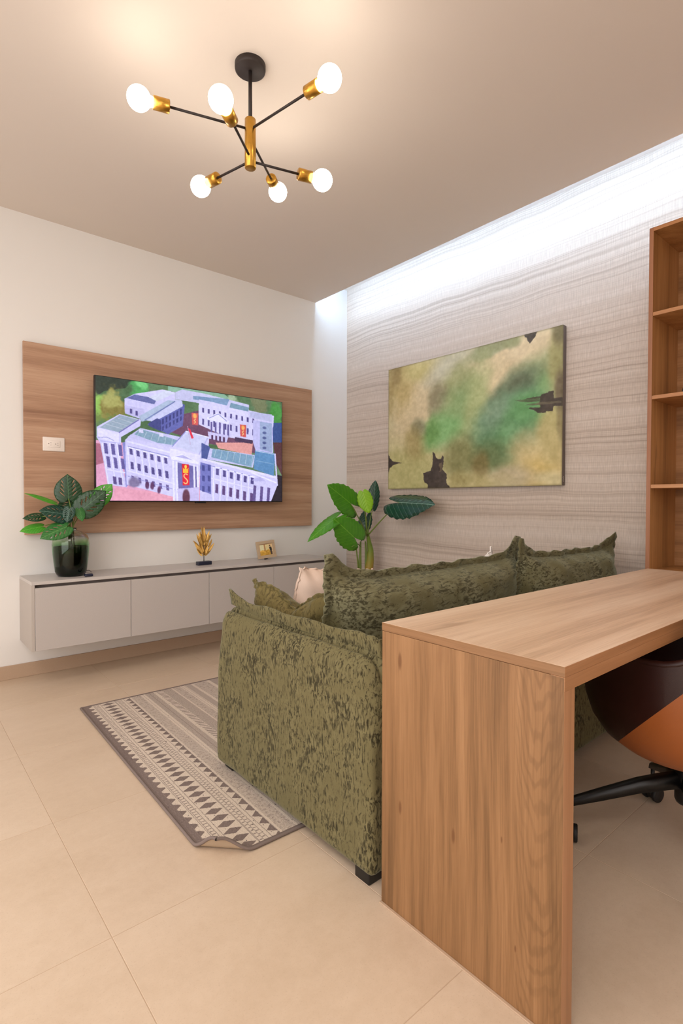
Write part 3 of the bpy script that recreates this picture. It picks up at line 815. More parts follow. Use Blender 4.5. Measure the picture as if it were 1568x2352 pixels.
# ---- photo frame
FP = Vector((2.252, 3.53, CZ1+.0015)); fr = thing('photo_frame', 'small fringed photo frame at the right end of the console', 'picture frame', FP)
tilt = Matrix.Rotation(math.radians(-11), 4, 'X'); yawm = Matrix.Rotation(math.radians(-14), 4, 'Z')
FT = Matrix.Translation(FP+Vector((0, 0, .0085))) @ yawm @ tilt @ Matrix.Rotation(math.radians(-6), 4, 'Y')
def ftr(bm): bmesh.ops.transform(bm, matrix=FT, verts=bm.verts); return bm
for (x0, x1, z0, z1) in ((-.075, .075, .115, .138), (-.075, .075, .004, .027), (-.075, -.052, .027, .115), (.052, .075, .027, .115)):
    obj('rail', ftr(box(NB(), x0, x1, -.006, .006, z0, z1, .0015)), 'frame_gold', fr, smooth=False)
bm = NB(); rg = random.Random(2)
for k in range(64):
    a = k/64*4; sd_, t = int(a), a-int(a)
    if sd_ == 0: p, d = (-.075+.15*t, .138), (0, 1)
    elif sd_ == 1: p, d = (.075, .138-.134*t), (1, 0)
    elif sd_ == 2: p, d = (.075-.15*t, .006), (0, -.25)
    else: p, d = (-.075, .004+.134*t), (-1, 0)
    l = rg.uniform(.004, .010)
    tube(bm, [(p[0], 0, p[1]), (p[0]+d[0]*l+rg.uniform(-.002, .002), -.004, p[1]+d[1]*l+rg.uniform(-.002, .002))], .0011, 4)
fg = obj('fringe', ftr(bm), 'fringe', fr); fg['kind'] = 'stuff'
obj('backing', ftr(box(box(NB(), -.056, .056, .004, .010, .02, .12), -.01, .01, .010, .05, .0, .006)), 'black_metal', fr, smooth=False)
ph = Pic(40, 34, ((0, 0), (100, 0), (100, 85), (0, 85)), 8); ph.a[:] = (226, 196, 146)
ph.poly([(4, 5), (34, 3), (34, 50), (6, 50)], (226, 222, 180)); ph.poly([(46, 3), (70, 2), (70, 45), (46, 48)], (224, 208, 150)); ph.poly([(36, 0), (45, 0), (46, 50), (36, 50)], (176, 130, 84))
ph.poly([(0, 0), (100, 0), (100, 4), (0, 5)], (150, 112, 76))
n_ = ph.vnoise(7, 6, 3)
ph.poly([(0, 52), (20, 44), (45, 50), (70, 42), (80, 60), (92, 85), (0, 85)], (206, 160, 60)); ph.a += (n_[..., None]-.5)*np.where(ph.v > .55, 120, 20)[..., None]
ph.poly([(76, 26), (92, 26), (96, 50), (78, 52)], (30, 30, 24)); ph.blob((82, 16), .05, .06, (60, 40, 26), 1, .2); ph.poly([(79, 50), (94, 50), (95, 82), (82, 82)], (70, 56, 50))
po = np.array(FT @ Vector((-.052, -.003, .115))); pu = np.array(FT.to_3x3() @ Vector((.104, 0, 0))); pv = np.array(FT.to_3x3() @ Vector((0, 0, -.088)))
picmesh('photograph', ph, po, pu, pv, picmat('photo_print', 0, .4), fr)

# ================================================================== PAINTING
QX = XW-.04
pa = thing('canvas_painting', 'large abstract canvas in greens and ochres on the wallpapered wall', 'painting', (XW, 2.39, 1.175))
QY0, QY1, QZ0, QZ1 = 1.641, 3.147, 1.1755, 2.165
obj('stretcher', box(NB(), QX, XW-.001, QY0, QY1, QZ0, QZ1, .003), 'canvas_edge', pa, smooth=False)
b = NB(); tube(b, [(XW-.026+.004*math.sin(k*1.9), QY0-.0004, QZ0+.022+k*.0042) for k in range(9)], .0011, 5)
obj('signature_mark', b, 'white_plastic', pa)
P = Pic(360, 237, ((108, 495), (1412, 143), (1408, 1350), (104, 1384)), 11)
n1 = P.vnoise(5, 4, 5); n2 = P.vnoise(14, 10, 4); n3 = P.vnoise(60, 40, 2)
P.a[:] = (176, 168, 124)
def bl(c, rx, ry, col, al=1, so=.6, rot=0, k=.45): P.blob(c, rx, ry, col, al, so, rot, n1*.6+n2*.4, k)
bl((300, 800), .25, .40, (198, 180, 140), 1); bl((200, 600), .16, .22, (168, 146, 86), .9); bl((330, 500), .16, .08, (178, 166, 100), .9); bl((250, 1250), .35, .22, (166, 162, 100), 1)
bl((160, 530), .06, .10, (120, 98, 50), .7); bl((120, 720), .04, .16, (140, 118, 64), .6)
bl((560, 470), .22, .10, (176, 174, 150), .95, .6, -20); bl((900, 450), .36, .14, (204, 184, 146), 1, .5, -14); bl((1200, 330), .2, .12, (206, 188, 150), 1, .5, -10)
bl((900, 560), .12, .22, (202, 184, 142), .9, .6)
bl((880, 320), .22, .055, (138, 144, 104), .95, .35, -14); bl((1030, 270), .07, .05, (130, 136, 92), .9, .4)
bl((620, 640), .22, .15, (142, 150, 98), .95, .5, -35); bl((470, 720), .09, .13, (126, 118, 88), .9, .5, 10); bl((640, 830), .27, .18, (118, 152, 92), .95, .5, -20)
bl((500, 950), .22, .12, (104, 164, 92), .95, .55, -8); bl((430, 960), .07, .09, (74, 128, 50), .8, .6); bl((330, 930), .07, .07, (112, 112, 82), .85, .5); bl((290, 1040), .10, .12, (140, 124, 66), .8, .6)
bl((760, 780), .10, .30, (150, 164, 104), .9, .6, 12)
bl((1250, 520), .22, .13, (132, 146, 98), .95, .5, -14); bl((1200, 620), .12, .10, (110, 156, 88), .9, .6); bl((1370, 420), .06, .2, (146, 140, 84), .8, .5)
bl((1010, 640), .22, .10, (84, 104, 76), .95, .45, -28); bl((1080, 630), .09, .08, (64, 70, 48), .9, .5, -30)
bl((1000, 880), .30, .20, (92, 140, 102), 1, .45, -18); bl((920, 860), .13, .15, (104, 138, 112), .8, .6); bl((1130, 880), .2, .16, (76, 146, 78), .9, .5, -20); bl((970, 1040), .22, .16, (60, 112, 66), .9, .55, -15); bl((1010, 980), .1, .08, (104, 164, 108), .7, .6)
bl((870, 1150), .12, .12, (76, 96, 48), .85, .6); bl((640, 1140), .13, .16, (110, 112, 60), .85, .6, -10); bl((800, 1230), .07, .12, (112, 96, 44), .8, .5)
bl((1180, 1060), .16, .12, (146, 152, 108), .9, .6, -25); bl((1290, 1180), .24, .16, (190, 170, 112), 1, .6); bl((1250, 1260), .12, .10, (198, 170, 90), .8, .6); bl((1000, 1290), .2, .07, (172, 158, 124), .9, .6); bl((1330, 950), .09, .2, (176, 162, 102), .9, .5)
bl((700, 1330), .3, .06, (168, 158, 100), .8, .6); bl((640, 1300), .08, .05, (128, 118, 60), .6, .6)
bl((1390, 180), .05, .08, (96, 90, 58), .8, .5); bl((1395, 640), .04, .12, (84, 70, 50), .9, .5); bl((1395, 880), .025, .12, (110, 98, 60), .6, .6); bl((1330, 1300), .10, .05, (190, 182, 140), .7, .6)
wob = ((n3-.5)*.012+(n2-.5)*.01, (n2-.5)*.014)
DK = (40, 30, 28)
P.poly([(100, 1110), (116, 1150), (140, 1175), (205, 1185), (140, 1200), (118, 1220), (102, 1260)], DK, 1, False, wob)
P.poly([(380, 1400), (400, 1350), (372, 1330), (368, 1262), (420, 1245), (438, 1190), (436, 1100), (462, 1140), (470, 1158), (500, 1156), (512, 1124), (520, 1150), (510, 1230), (538, 1270), (545, 1340), (568, 1378), (560, 1400)], DK, 1, False, wob)
P.poly([(484, 1190), (506, 1180), (504, 1250), (488, 1256)], (96, 80, 56), .7, False, wob)
P.poly([(1110, 215), (1220, 185), (1195, 240), (1160, 290), (1130, 250)], (52, 46, 44), .95, False, wob)
P.poly([(1235, 690), (1245, 668), (1300, 655), (1308, 645), (1340, 640), (1345, 695), (1420, 685), (1420, 752), (1342, 756), (1335, 795), (1290, 790), (1285, 804), (1215, 804), (1195, 782), (1150, 772), (1160, 764), (1236, 764)], DK, .95, False, wob)
for yy, a_ in ((690, .75), (712, .55), (738, .5)): P.poly([(1120, yy+8), (1180, yy-4), (1250, yy-10), (1250, yy+6), (1180, yy+10)], (50, 42, 34), a_, False, wob)
P.poly([(1160, 745), (1240, 722), (1400, 716), (1400, 732), (1240, 742)], (92, 84, 62), .6, False, wob)
P.poly([(1040, 715), (1180, 690), (1240, 700), (1150, 725)], (62, 56, 40), .6, False, wob)
P.a = P.a*.80+P.a.mean(2, keepdims=True)*.08+np.array((198, 190, 160))*.14; P.a *= 1.07
P.a += (n3[..., None]-.5)*26+(n2[..., None]-.5)*22
edge = np.minimum(np.minimum(P.u, 1-P.u)*P.asp, np.minimum(P.v, 1-P.v)); P.put(np.clip(1-edge/.012, 0, 1)*.45, (90, 82, 52))
picmesh('canvas_face', P, (QX-.0008, QY1, QZ1), (0, QY0-QY1, 0), (0, 0, QZ0-QZ1), picmat('canvas_paint', 0, .62), pa)

# ================================================================== CHANDELIER
CH = Vector((1.12, 1.88, ZC))
ch = thing('chandelier', 'brass and black six-armed globe chandelier hanging from the ceiling', 'chandelier', CH)
obj('canopy', lathe(NB(), CH, [(.0, -.024), (.054, -.024), (.0595, -.021), (.0605, -.016), (.0605, 0)], seg=40), 'black_metal', ch)
obj('rod', tube(NB(), [CH+Vector((0, 0, -.022)), (CH.x, CH.y, 2.585)], .0075, 12), 'black_metal', ch)
obj('hub', lathe(NB(), (CH.x, CH.y, 2.397), [(.0, 0), (.0205, 0), (.022, .0015), (.022, .191), (.0205, .193), (0, .193)], seg=32), 'brass', ch)
for az, r, z in ((162.7, .415, 2.551), (-79.1, .412, 2.551), (39.4, .373, 2.515), (-139.2, .313, 2.440), (104.4, .297, 2.426), (-16.4, .309, 2.426)):
    d = Vector((math.cos(math.radians(az)), math.sin(math.radians(az)), 0)); c = Vector((CH.x, CH.y, z))
    a = obj('arm', tube(NB(), [c+d*.018, c+d*(r-.10)], .0048, 10), 'black_metal', ch)
    s0 = r-.108
    obj('socket', lathe(NB(), c+d*s0, [(.0, .0), (.009, 0), (.0215, .0), (.0235, .002), (.0235, .0585), (.0205, .0585), (.0205, .052), (0, .052)], d, 28), 'brass', a)
    pr = [(.017, -.052), (.018, -.046)]
    for k in range(0, 17):
        t = math.radians(-62+k*152/16); pr.append((.0425*math.cos(t), .0425*math.sin(t)))
    pr[0] = (.016, -.056); pr[1] = (.017, -.046); pr[-1] = (0, .0425)
    obj('bulb', lathe(NB(), c+d*r, pr, d, 28), 'bulb', a)

# ================================================================== RUG
RU0 = Vector((.7135, 1.412)); ang = math.atan2(.0365, 1.53)
ru_v = Vector((math.sin(ang), math.cos(ang))); ru_u = Vector((math.cos(ang), -math.sin(ang)))
RL, RWD = 1.53, 2.02
m = Mat('rug_weave', .95, spec=.1); u, v, _ = m.attr('ruguv')
x, y, z = m.pos('obj')
wv = m.noise(u*90, v*90, 1., 2)-.5; u_ = u+wv*.006; v_ = v+wv*.006
spk = m.noise(u*190, v*150, 2., 2, .7); spk2 = m.noise(u*75, v*75, 4., 3, .8); wear = m.noise(u*3, v*3, 3, 3)
def band(a, b, e=.0022): return u_.step(a-e, a+e)*(1-u_.step(b-e, b+e))
uf = u_
half = (u_-RWD/2).abs()*-1+RWD/2      # mirrored about the middle
u_ = half
tri = lambda per: ((v_/per).frac()*2-1).abs()          # 0..1 triangle wave
dark = None
def add(mask):
    global dark
    dark = mask if dark is None else dark.max(mask)
LIGHT, MIDC, DARKC = (212, 198, 182), (166, 148, 136), (112, 98, 94)
add(band(-.1, .030)); add((u_-.030+(tri(.048)-.75)*.034).step(.001, -.001)*band(.028, .05))
for a in (.0555, .0605, .0765, .0885, .1605, .1635, .193, .2065): add(band(a, a+.0022, .0012)*.8)
add(band(.0615, .0765)*((v_/.017).frac()-.5).abs().step(.34, .42)*.85)
add(band(.167, .178)*((v_/.019).frac()-.5).abs().step(.34, .42)*.85); add(band(.180, .192)*((v_/.019+.5).frac()-.5).abs().step(.34, .42)*.85); add(band(.178, .1805, .001)*.7)
add((((u_-.124)/.034).abs()+tri(.046)*1.25).step(1.04, .98)*band(.092, .158))
add((((u_-.238)/.03)*-1-tri(.048)*1.0+.0).step(.0, -.9)*0+((.238-u_)/.028-tri(.048)).step(.04, -.04)*band(.210, .2385))
heath = (band(.248, .298)+band(.478, .52)+band(.60, .68)+band(.80, .9)).sat()
zig = (((u_-.268)/.006+tri(.03)*2.2).frac()-.5).abs().step(.2, .32)
add(heath*(zig*.35+spk2.step(.48, .62)*.35+.12))
add(band(.322, .368)*(spk.step(.3, .7)*.3+.36)); add(band(.342, .348)*.75)
add(band(.384, .415)*((v_/.022+u_*22).frac()-.5).abs().step(.2, .3)*.75)
add(band(.417, .470)*(spk.step(.3, .7)*.3+.36)); add(band(.55, .585)*.5); add(band(.70, .76)*.6); add(band(.92, .99)*.5)
for a in (.308, .528, .543): add(band(a, a+.002, .0012)*.6)
col = m.mix(dark.sat(), srgb(LIGHT), srgb(DARKC))
col = m.mix(spk.step(.45, .7)*.28, col, srgb(MIDC))
col = m.mix(m.noise(u*140, v*55, 8., 2, .6).step(.66, .70)*.85, col, srgb(52, 44, 46))
col = m.mix(wear*.22, col, srgb(184, 170, 162))
edge = (v.min(RL-v)).min(uf.min(RWD-uf)); col = m.mix(edge.step(.0115, .0095), col, srgb(118, 104, 98))
m.set('Base Color', col); m.bump(spk, .5, .003); M_['rug'] = m.m
M_['rug_edge'] = plain('rug_binding', (122, 108, 102), .9, bump=.4, bscale=600)
M_['rug_back'] = plain('rug_backing', (176, 156, 132), .95, bump=.4, bscale=300)
def rug_pt(u, v):
    xy = RU0+ru_u*u+ru_v*v; z = .009
    # buckled near-left corner
    s_ = u+v; k = max(0, 1-s_/.14)
    if k > 0:
        k = k*k*(3-2*k); z += .052*k; sh = .028*k
        xy = xy+ru_u*sh+ru_v*sh*1.25
    return Vector((xy.x, xy.y, z))
us = [i*.008 for i in range(22)]+[.176+i*.0467 for i in range(0, 40)]; us = [q for q in us if q < RWD]+[RWD]
vsx = [i*.008 for i in range(22)]+[.176+i*.0484 for i in range(0, 28)]; vsx = [q for q in vsx if q < RL]+[RL]
def rugsheet(dz):
    bm = NB(); lay = bm.verts.layers.float_vector.new('ruguv')
    g = []
    for a in us:
        row = []
        for c in vsx:
            q = bm.verts.new(rug_pt(a, c)+Vector((0, 0, dz))); q[lay] = (a, c, 0); row.append(q)
        g.append(row)
    for i in range(len(us)-1):
        for j in range(len(vsx)-1): bm.faces.new((g[i][j], g[i+1][j], g[i+1][j+1], g[i][j+1]))
    return bm
rug = thing('patterned_rug', 'grey and cream geometric striped rug with a buckled corner, under the sofa', 'rug', (1.7, 2.1, 0))
obj('pile', rugsheet(0), 'rug', rug); obj('backing', rugsheet(-.006), 'rug_back', rug)
per = [(a, 0) for a in us]+[(RWD, c) for c in vsx[1:]]+[(a, RL) for a in us[::-1][1:]]+[(0, c) for c in vsx[::-1][1:]]
obj('binding', tube(NB(), [rug_pt(a, c)+Vector((0, 0, -.003)) for a, c in per], .0052, 8, False), 'rug_edge', rug)

# ================================================================== SOFA
SX0, SX1, SY0, SY1 = .998, 3.10, 1.043, 1.945
sofa = thing('sofa', 'olive green chenille sofa standing behind the wooden desk', 'sofa', (2.05, 1.5, 0))
def soft(amp, fr=5, seed=0):
    def f(p, q): return p+Vector((mnoise.noise(p*fr+Vector((seed, 0, 0))), mnoise.noise(p*fr+Vector((0, seed+7, 0))), mnoise.noise(p*fr+Vector((0, 0, seed+3)))))*amp
    return f
def armdisp(p, q):
    p = soft(.004, 6, 2)(p, q)
    if q[2] > .7:                                   # crown rises a little toward the front end
        p.z += .012*((q[2]-.7)/.3)*max(0, (q[1]-.75)/.25)
    if q[2] > .85: p.z -= .020*math.exp(-((p.x-(SX0+.047))/.009)**2)      # sewn-in crease outside the seam flange
    return p
obj('arm', rbox(NB(), (SX0, SY0, .032), (SX0+.155, SY1, .648), .06, (44, 44, 34), lambda a, b_, c: .022+.052*min(1, max(0, (c-.55)/.25)), armdisp), 'velvet', sofa)
obj('arm', rbox(NB(), (SX1-.155, SY0, .032), (SX1, SY1, .648), .06, (10, 20, 16), lambda a, b_, c: .022+.052*min(1, max(0, (c-.55)/.25)), soft(.004, 6, 9)), 'velvet', sofa)
obj('back', rbox(NB(), (SX0+.05, SY0, .026), (SX1-.05, SY0+.16, .64), .06, (40, 10, 22), lambda a, b_, c: .02+.05*min(1, max(0, (c-.55)/.25)), soft(.004, 6, 5)), 'velvet', sofa)
obj('seat_base', rbox(NB(), (SX0+.15, SY0+.1, .06), (SX1-.15, SY1-.02, .24), .02, (12, 8, 5)), 'velvet', sofa)
for k in range(2):
    xa = SX0+.155+k*.896; obj('seat_cushion', rbox(NB(), (xa, SY0+.16, .24), (xa+.896, SY1, .38), .045, (16, 14, 8), None, soft(.008, 4, k)), 'velvet', sofa)
def flange(path, hts, th=.0055, lean=(0, 0)):
    """stand-up seam ribbon"""
    bm = NB(); rows = []; n = len(path)
    for i, p in enumerate(path):
        p = Vector(p); d = (Vector(path[min(i+1, n-1)])-Vector(path[max(i-1, 0)])).normalized(); s = Vector((d.y, -d.x, 0)).normalized(); h = hts[i]
        w_ = .002*math.sin(i*.35)+.0012*math.sin(i*1.1)
        base = p-Vector((0, 0, .012)); top = p+Vector((lean[0]*h+s.x*w_, lean[1]*h+s.y*w_, h))
        rows.append([bm.verts.new(base+s*th*1.3), bm.verts.new((base+top)/2+s*th), bm.verts.new(top+s*th*.9), bm.verts.new(top+Vector((0, 0, .003))), bm.verts.new(top-s*th*.9), bm.verts.new((base+top)/2-s*th), bm.verts.new(base-s*th*1.3)])
    for a, c in zip(rows, rows[1:]):
        for q in range(6): bm.faces.new((a[q], a[q+1], c[q+1], c[q]))
    bm.faces.new(rows[0]); bm.faces.new(rows[-1][::-1]); bmesh.ops.recalc_face_normals(bm, faces=bm.faces)
    return bm
path = []; hts = []
for i in range(60):
    t = i/59; yy = SY0+.02+t*(SY1-SY0-.045)
    path.append((SX0+.062+.004*math.sin(t*9), yy, .653+.002*math.sin(t*14)+.014*max(0, (t-.75)/.25)**1.5-.010*max(0, 1-t/.08))); hts.append(.029+.016*max(0, (t-.90)/.10)**2+.004*math.sin(t*21)+.012*max(0, 1-t/.1)*math.sin(t*60))
obj('arm_flange', flange(path, hts, .006, (-.30, .12)), 'velvet', sofa)
path = [(SX0+.06+i/59*(SX1-SX0-.12), SY0+.075+.004*math.sin(i*.4), .638) for i in range(60)]
obj('back_flange', flange(path, [.022+.004*math.sin(i*.7) for i in range(60)]), 'velvet', sofa)
lm = None
for (lx, ly) in ((SX0+.025, SY1-.085), (SX0+.012, SY0+.022), (SX1-.085, SY1-.085), (SX1-.085, SY0+.022)):
    zb = .0105 if ly > 1.42 else 0
    obj('foot', box(NB(), lx, lx+.06, ly, ly+.06, zb, .06, .004), 'black_plastic', sofa)

# ---- loose cushions
def pillow(name, label, cat, w_, h_, t_, mat, center, right, up, sag=.10, sagb=.05, ears=.0, fl=.03, wr=1., seed=0, chop=0., nu=46, nv=34, group=None, pin=.05):
    C, R, U = Vector(center), Vector(right).normalized(), Vector(up); U = (U-R*U.dot(R)).normalized(); N = R.cross(U)
    fu = fl/(w_/2); fv = fl/(h_/2)
    ul = [-1-fu, -1-fu*.5]+[-1+2*i/nu for i in range(nu+1)]+[1+fu*.5, 1+fu]
    vl = [-1-fv, -1-fv*.5]+[-1+2*i/nv for i in range(nv+1)]+[1+fv*.5, 1+fv]
    def P_(u, v, sd_):
        uc, vc = max(-1, min(1, u)), max(-1, min(1, v))
        out = max(abs(u)-1, abs(v)-1) > 1e-9
        top = max(0, v); bot = max(0, -v)
        z = h_/2*v*(1-(sag*(1-abs(uc)**9) if v > 0 else sagb*(1-uc*uc))*abs(vc)**2)
        x_ = w_/2*u*(1-pin*(1-vc*vc))
        if chop and v > -.3: z -= chop*max(0, 1-abs(uc-.1)/.75)**1.3*max(0, (v+.3)/1.3)**1.5
        T_ = t_/2*max(0, (1-uc**4)*(1-vc**4))**.62
        ed = max(abs(uc), abs(vc))
        wav = 0.
        if not out:
            rad = math.atan2(vc, uc)
            wk = wr*.010*(ed**4)*(1-ed**12)
            T_ += wk*math.sin(uc*17+seed+2*mnoise.noise(Vector((uc*3, vc*3, seed))))*(1 if abs(vc) > abs(uc) else .3)+wk*.8*math.sin(vc*15+seed*2)*(1 if abs(uc) > abs(vc) else .3)
            T_ += wr*.012*mnoise.noise(Vector((uc*2.6, vc*2.6, seed+sd_*3)))*(1-ed**6)+wr*.005*mnoise.noise(Vector((uc*8+vc*4, vc*9, seed*2+sd_)))*(1-ed**8)
            T_ = max(T_, .003)
        else: T_ = .0034
        wav = (.008*math.sin(uc*9+seed)+.006*math.sin(uc*21+seed*3))*(abs(vc)**8)+(.006*math.sin(vc*11+seed))*(abs(uc)**8)
        if out: wav += .006*math.sin((u+v)*40+seed); z += .004*math.sin(u*26+seed)
        e = ears*(abs(uc)**6)*(top**6)
        return C+R*x_+U*(z+e)+N*(sd_*T_+wav*.8)
    root = thing(name, label, cat, (C.x, C.y, C.z-h_/2), group)
    for part, isf in (('cover', False), ('flange', True)):
        bm = NB(); G = {}
        def gv(i, j, s):
            border = i in (0, len(ul)-1) or j in (0, len(vl)-1)
            key = (i, j, s)
            if key not in G: G[key] = bm.verts.new(P_(ul[i], vl[j], s))
            return G[key]
        for i in range(len(ul)-1):
            for j in range(len(vl)-1):
                mu, mv = (ul[i]+ul[i+1])/2, (vl[j]+vl[j+1])/2; o_ = abs(mu) > 1 or abs(mv) > 1
                if o_ != isf: continue
                bm.faces.new((gv(i, j, 1), gv(i+1, j, 1), gv(i+1, j+1, 1), gv(i, j+1, 1)))
                bm.faces.new((gv(i, j, -1), gv(i, j+1, -1), gv(i+1, j+1, -1), gv(i+1, j, -1)))
        if isf:                                     # close the outer rim
            nu_, nv_ = len(ul)-1, len(vl)-1
            rim = [(i, 0) for i in range(nu_)]+[(nu_, j) for j in range(nv_)]+[(i, nv_) for i in range(nu_, 0, -1)]+[(0, j) for j in range(nv_, 0, -1)]
            for a, c in zip(rim, rim[1:]+rim[:1]): bm.faces.new((gv(*a, -1), gv(*c, -1), gv(*c, 1), gv(*a, 1)))
        bmesh.ops.recalc_face_normals(bm, faces=bm.faces)
        obj(part, bm, mat, root)
    return root
gb = None
pillow('back_cushion', 'wide olive back cushion nearest the camera, rising above the desk end', 'cushion', 1.14, .44, .26, 'velvet_soft', (1.720, 1.428, .604), (1, .0, .010), (0, -.12, 1), .12, .05, .022, .03, 1.1, 1.3, pin=.02)
pillow('back_cushion', 'olive back cushion at the far end of the sofa, near the bookcase', 'cushion', .88, .44, .25, 'velvet_soft', (2.655, 1.340, .612), (1, -.03, .0), (0, -.10, 1), .12, .05, .020, .03, 1.1, 4.1, pin=.02)
pillow('throw_pillow', 'olive green throw pillow with a dented top, leaning on the near sofa arm', 'pillow', .45, .34, .13, 'velvet_gold', (1.222, 1.715, .562), (.10, -1, 0), (-.16, 0, 1), .03, .05, .0, .014, 1.2, 2.2, chop=.075)
pillow('throw_pillow', 'pale peach throw pillow behind the olive pillows', 'pillow', .44, .41, .15, 'peach', (1.495, 1.84, .575), (1, .06, -.10), (0, -.2, 1), .03, .05, .0, .004, .5, 5.)
pillow('throw_pillow', 'white throw pillow, only its tip showing above the near back cushion', 'pillow', .34, .34, .13, 'white_cloth', (2.31, 1.63, .588), (1, .05, .5), (-.5, -.2, 1), .05, .05, .02, .004, .4, 6.)

# ================================================================== DESK
DX0, DX1, DY0, DY1, DZ = .997, 2.800, .503, 1.005, .751
desk = thing('wooden_desk', 'oak-look waterfall desk with a solid side panel in the foreground', 'desk', (1.9, .75, 0))
b = NB(); box(b, DX0, DX1, DY0, DY1, DZ-.0215, DZ, .0012)
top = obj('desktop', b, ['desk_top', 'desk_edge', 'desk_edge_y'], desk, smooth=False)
for pl in top.data.polygons:
    if abs(pl.normal.y) > .8: pl.material_index = 1
    elif abs(pl.normal.x) > .8: pl.material_index = 2
obj('front_apron', box(NB(), DX0+.001, DX1, DY0+.0005, DY0+.03, DZ-.050, DZ-.0216, .0008), 'desk_edge', desk, smooth=False)
obj('back_apron', box(NB(), DX0+.05, DX1, DY1-.03, DY1, DZ-.050, DZ-.0216), 'desk_edge', desk, smooth=False)
b = box(NB(), DX0+.0008, DX0+.044, DY0+.001, DY1-.001, 0.0, DZ-.0222, .001)
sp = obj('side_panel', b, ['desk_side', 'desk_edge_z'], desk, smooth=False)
for pl in sp.data.polygons:
    if abs(pl.normal.y) > .8: pl.material_index = 1
obj('seal_strip', box(NB(), DX0-.007, DX0+.0008, DY0+.002, DY1, 0, .004, .001), 'tile_base', desk, smooth=False)

# ================================================================== BOOKCASE
BX0, BX1, BY0, BY1, BZ = 2.866, 3.222, -.42, 1.040, 2.413
bc = thing('bookcase', 'tall open wooden bookcase at the right edge, beyond the desk', 'bookcase', (3.04, .31, 0))
th_ = .019
def case(bm): return bm
o = obj('side_panel', box(NB(), BX0, BX1, BY1-th_, BY1, 0, BZ, .0008), ['case_wood', 'case_edge_z'], bc, smooth=False)
for pl in o.data.polygons:
    if pl.normal.x < -.8: pl.material_index = 1
o = obj('side_panel', box(NB(), BX0, BX1, BY0, BY0+th_, 0, BZ, .0008), ['case_wood', 'case_edge_z'], bc, smooth=False)
obj('back_panel', box(NB(), BX1-.008, BX1, BY0+th_, BY1-th_, .0, BZ), wood('case_back', 1, (128, 86, 46), (158, 110, 64), (176, 128, 82), (90, 54, 26), .5, 5.5, cross=13), bc, smooth=False)
o = obj('top_board', box(NB(), BX0+.0002, BX1, BY0+th_, BY1-th_, BZ-.0185, BZ-.0004, .0006), ['case_wood', 'case_edge'], bc, smooth=False)
for pl in o.data.polygons:
    if pl.normal.x < -.8: pl.material_index = 1
for zt in (2.001, 1.594, 1.158, .735, .30, .06):
    o = obj('shelf', box(NB(), BX0+.003, BX1-.008, BY0+th_, BY1-th_, zt-.018, zt, .0006), ['case_wood', 'case_edge'], bc, smooth=False)
    for pl in o.data.polygons:
        if pl.normal.x < -.8: pl.material_index = 1
b = NB(); tube(b, [(3.02, .845+.092*math.cos(a), 1.594+.0045+.10*math.sin(a)) for a in np.linspace(0, math.pi, 24)], .0045, 8)
single('arch_ornament', b, 'black_metal', 'dark thin arched ornament on the bookcase shelf at the right edge', 'ornament', (3.02, .845, 1.594))

# ================================================================== OFFICE CHAIR
OC = Vector((1.82, .535, 0))
oc = thing('office_chair', 'tan and dark leather swivel chair on a black wheeled base, pushed under the desk', 'chair', OC)
prof = [(.03, .300), (.09, .308), (.14, .322), (.19, .342), (.23, .372), (.262, .42), (.28, .475), (.287, .54), (.290, .64)]
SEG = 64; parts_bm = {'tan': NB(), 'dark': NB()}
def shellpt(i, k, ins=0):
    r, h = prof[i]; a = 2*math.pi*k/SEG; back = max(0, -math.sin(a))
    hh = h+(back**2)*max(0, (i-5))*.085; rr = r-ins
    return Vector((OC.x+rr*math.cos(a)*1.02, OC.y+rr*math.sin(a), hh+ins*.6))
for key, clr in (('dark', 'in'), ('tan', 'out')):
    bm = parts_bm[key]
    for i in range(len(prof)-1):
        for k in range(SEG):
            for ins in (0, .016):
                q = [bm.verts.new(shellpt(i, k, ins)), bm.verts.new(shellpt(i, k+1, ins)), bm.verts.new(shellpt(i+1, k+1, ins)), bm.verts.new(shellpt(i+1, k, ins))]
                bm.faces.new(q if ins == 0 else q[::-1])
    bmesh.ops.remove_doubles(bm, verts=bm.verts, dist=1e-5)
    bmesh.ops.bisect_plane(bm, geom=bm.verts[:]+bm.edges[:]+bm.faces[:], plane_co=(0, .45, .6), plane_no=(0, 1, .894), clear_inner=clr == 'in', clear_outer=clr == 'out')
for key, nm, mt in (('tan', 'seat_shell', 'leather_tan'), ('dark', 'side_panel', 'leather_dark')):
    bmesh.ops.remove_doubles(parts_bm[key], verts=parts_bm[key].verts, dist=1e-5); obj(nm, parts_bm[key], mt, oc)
L_ = len(prof)-1
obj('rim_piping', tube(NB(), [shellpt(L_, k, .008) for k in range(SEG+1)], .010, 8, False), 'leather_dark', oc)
obj('seat_pad', lathe(NB(), (OC.x, OC.y, .40), [(0, .06), (.14, .058), (.20, .045), (.225, .02), (.21, -.02), (0, -.05)], seg=40), 'leather_tan', oc)
obj('gas_column', lathe(NB(), OC, [(0, .17), (.030, .17), (.034, .18), (.034, .262), (.030, .275), (.026, .285), (.026, .303), (.05, .305), (0, .306)], seg=24), 'black_plastic', oc)
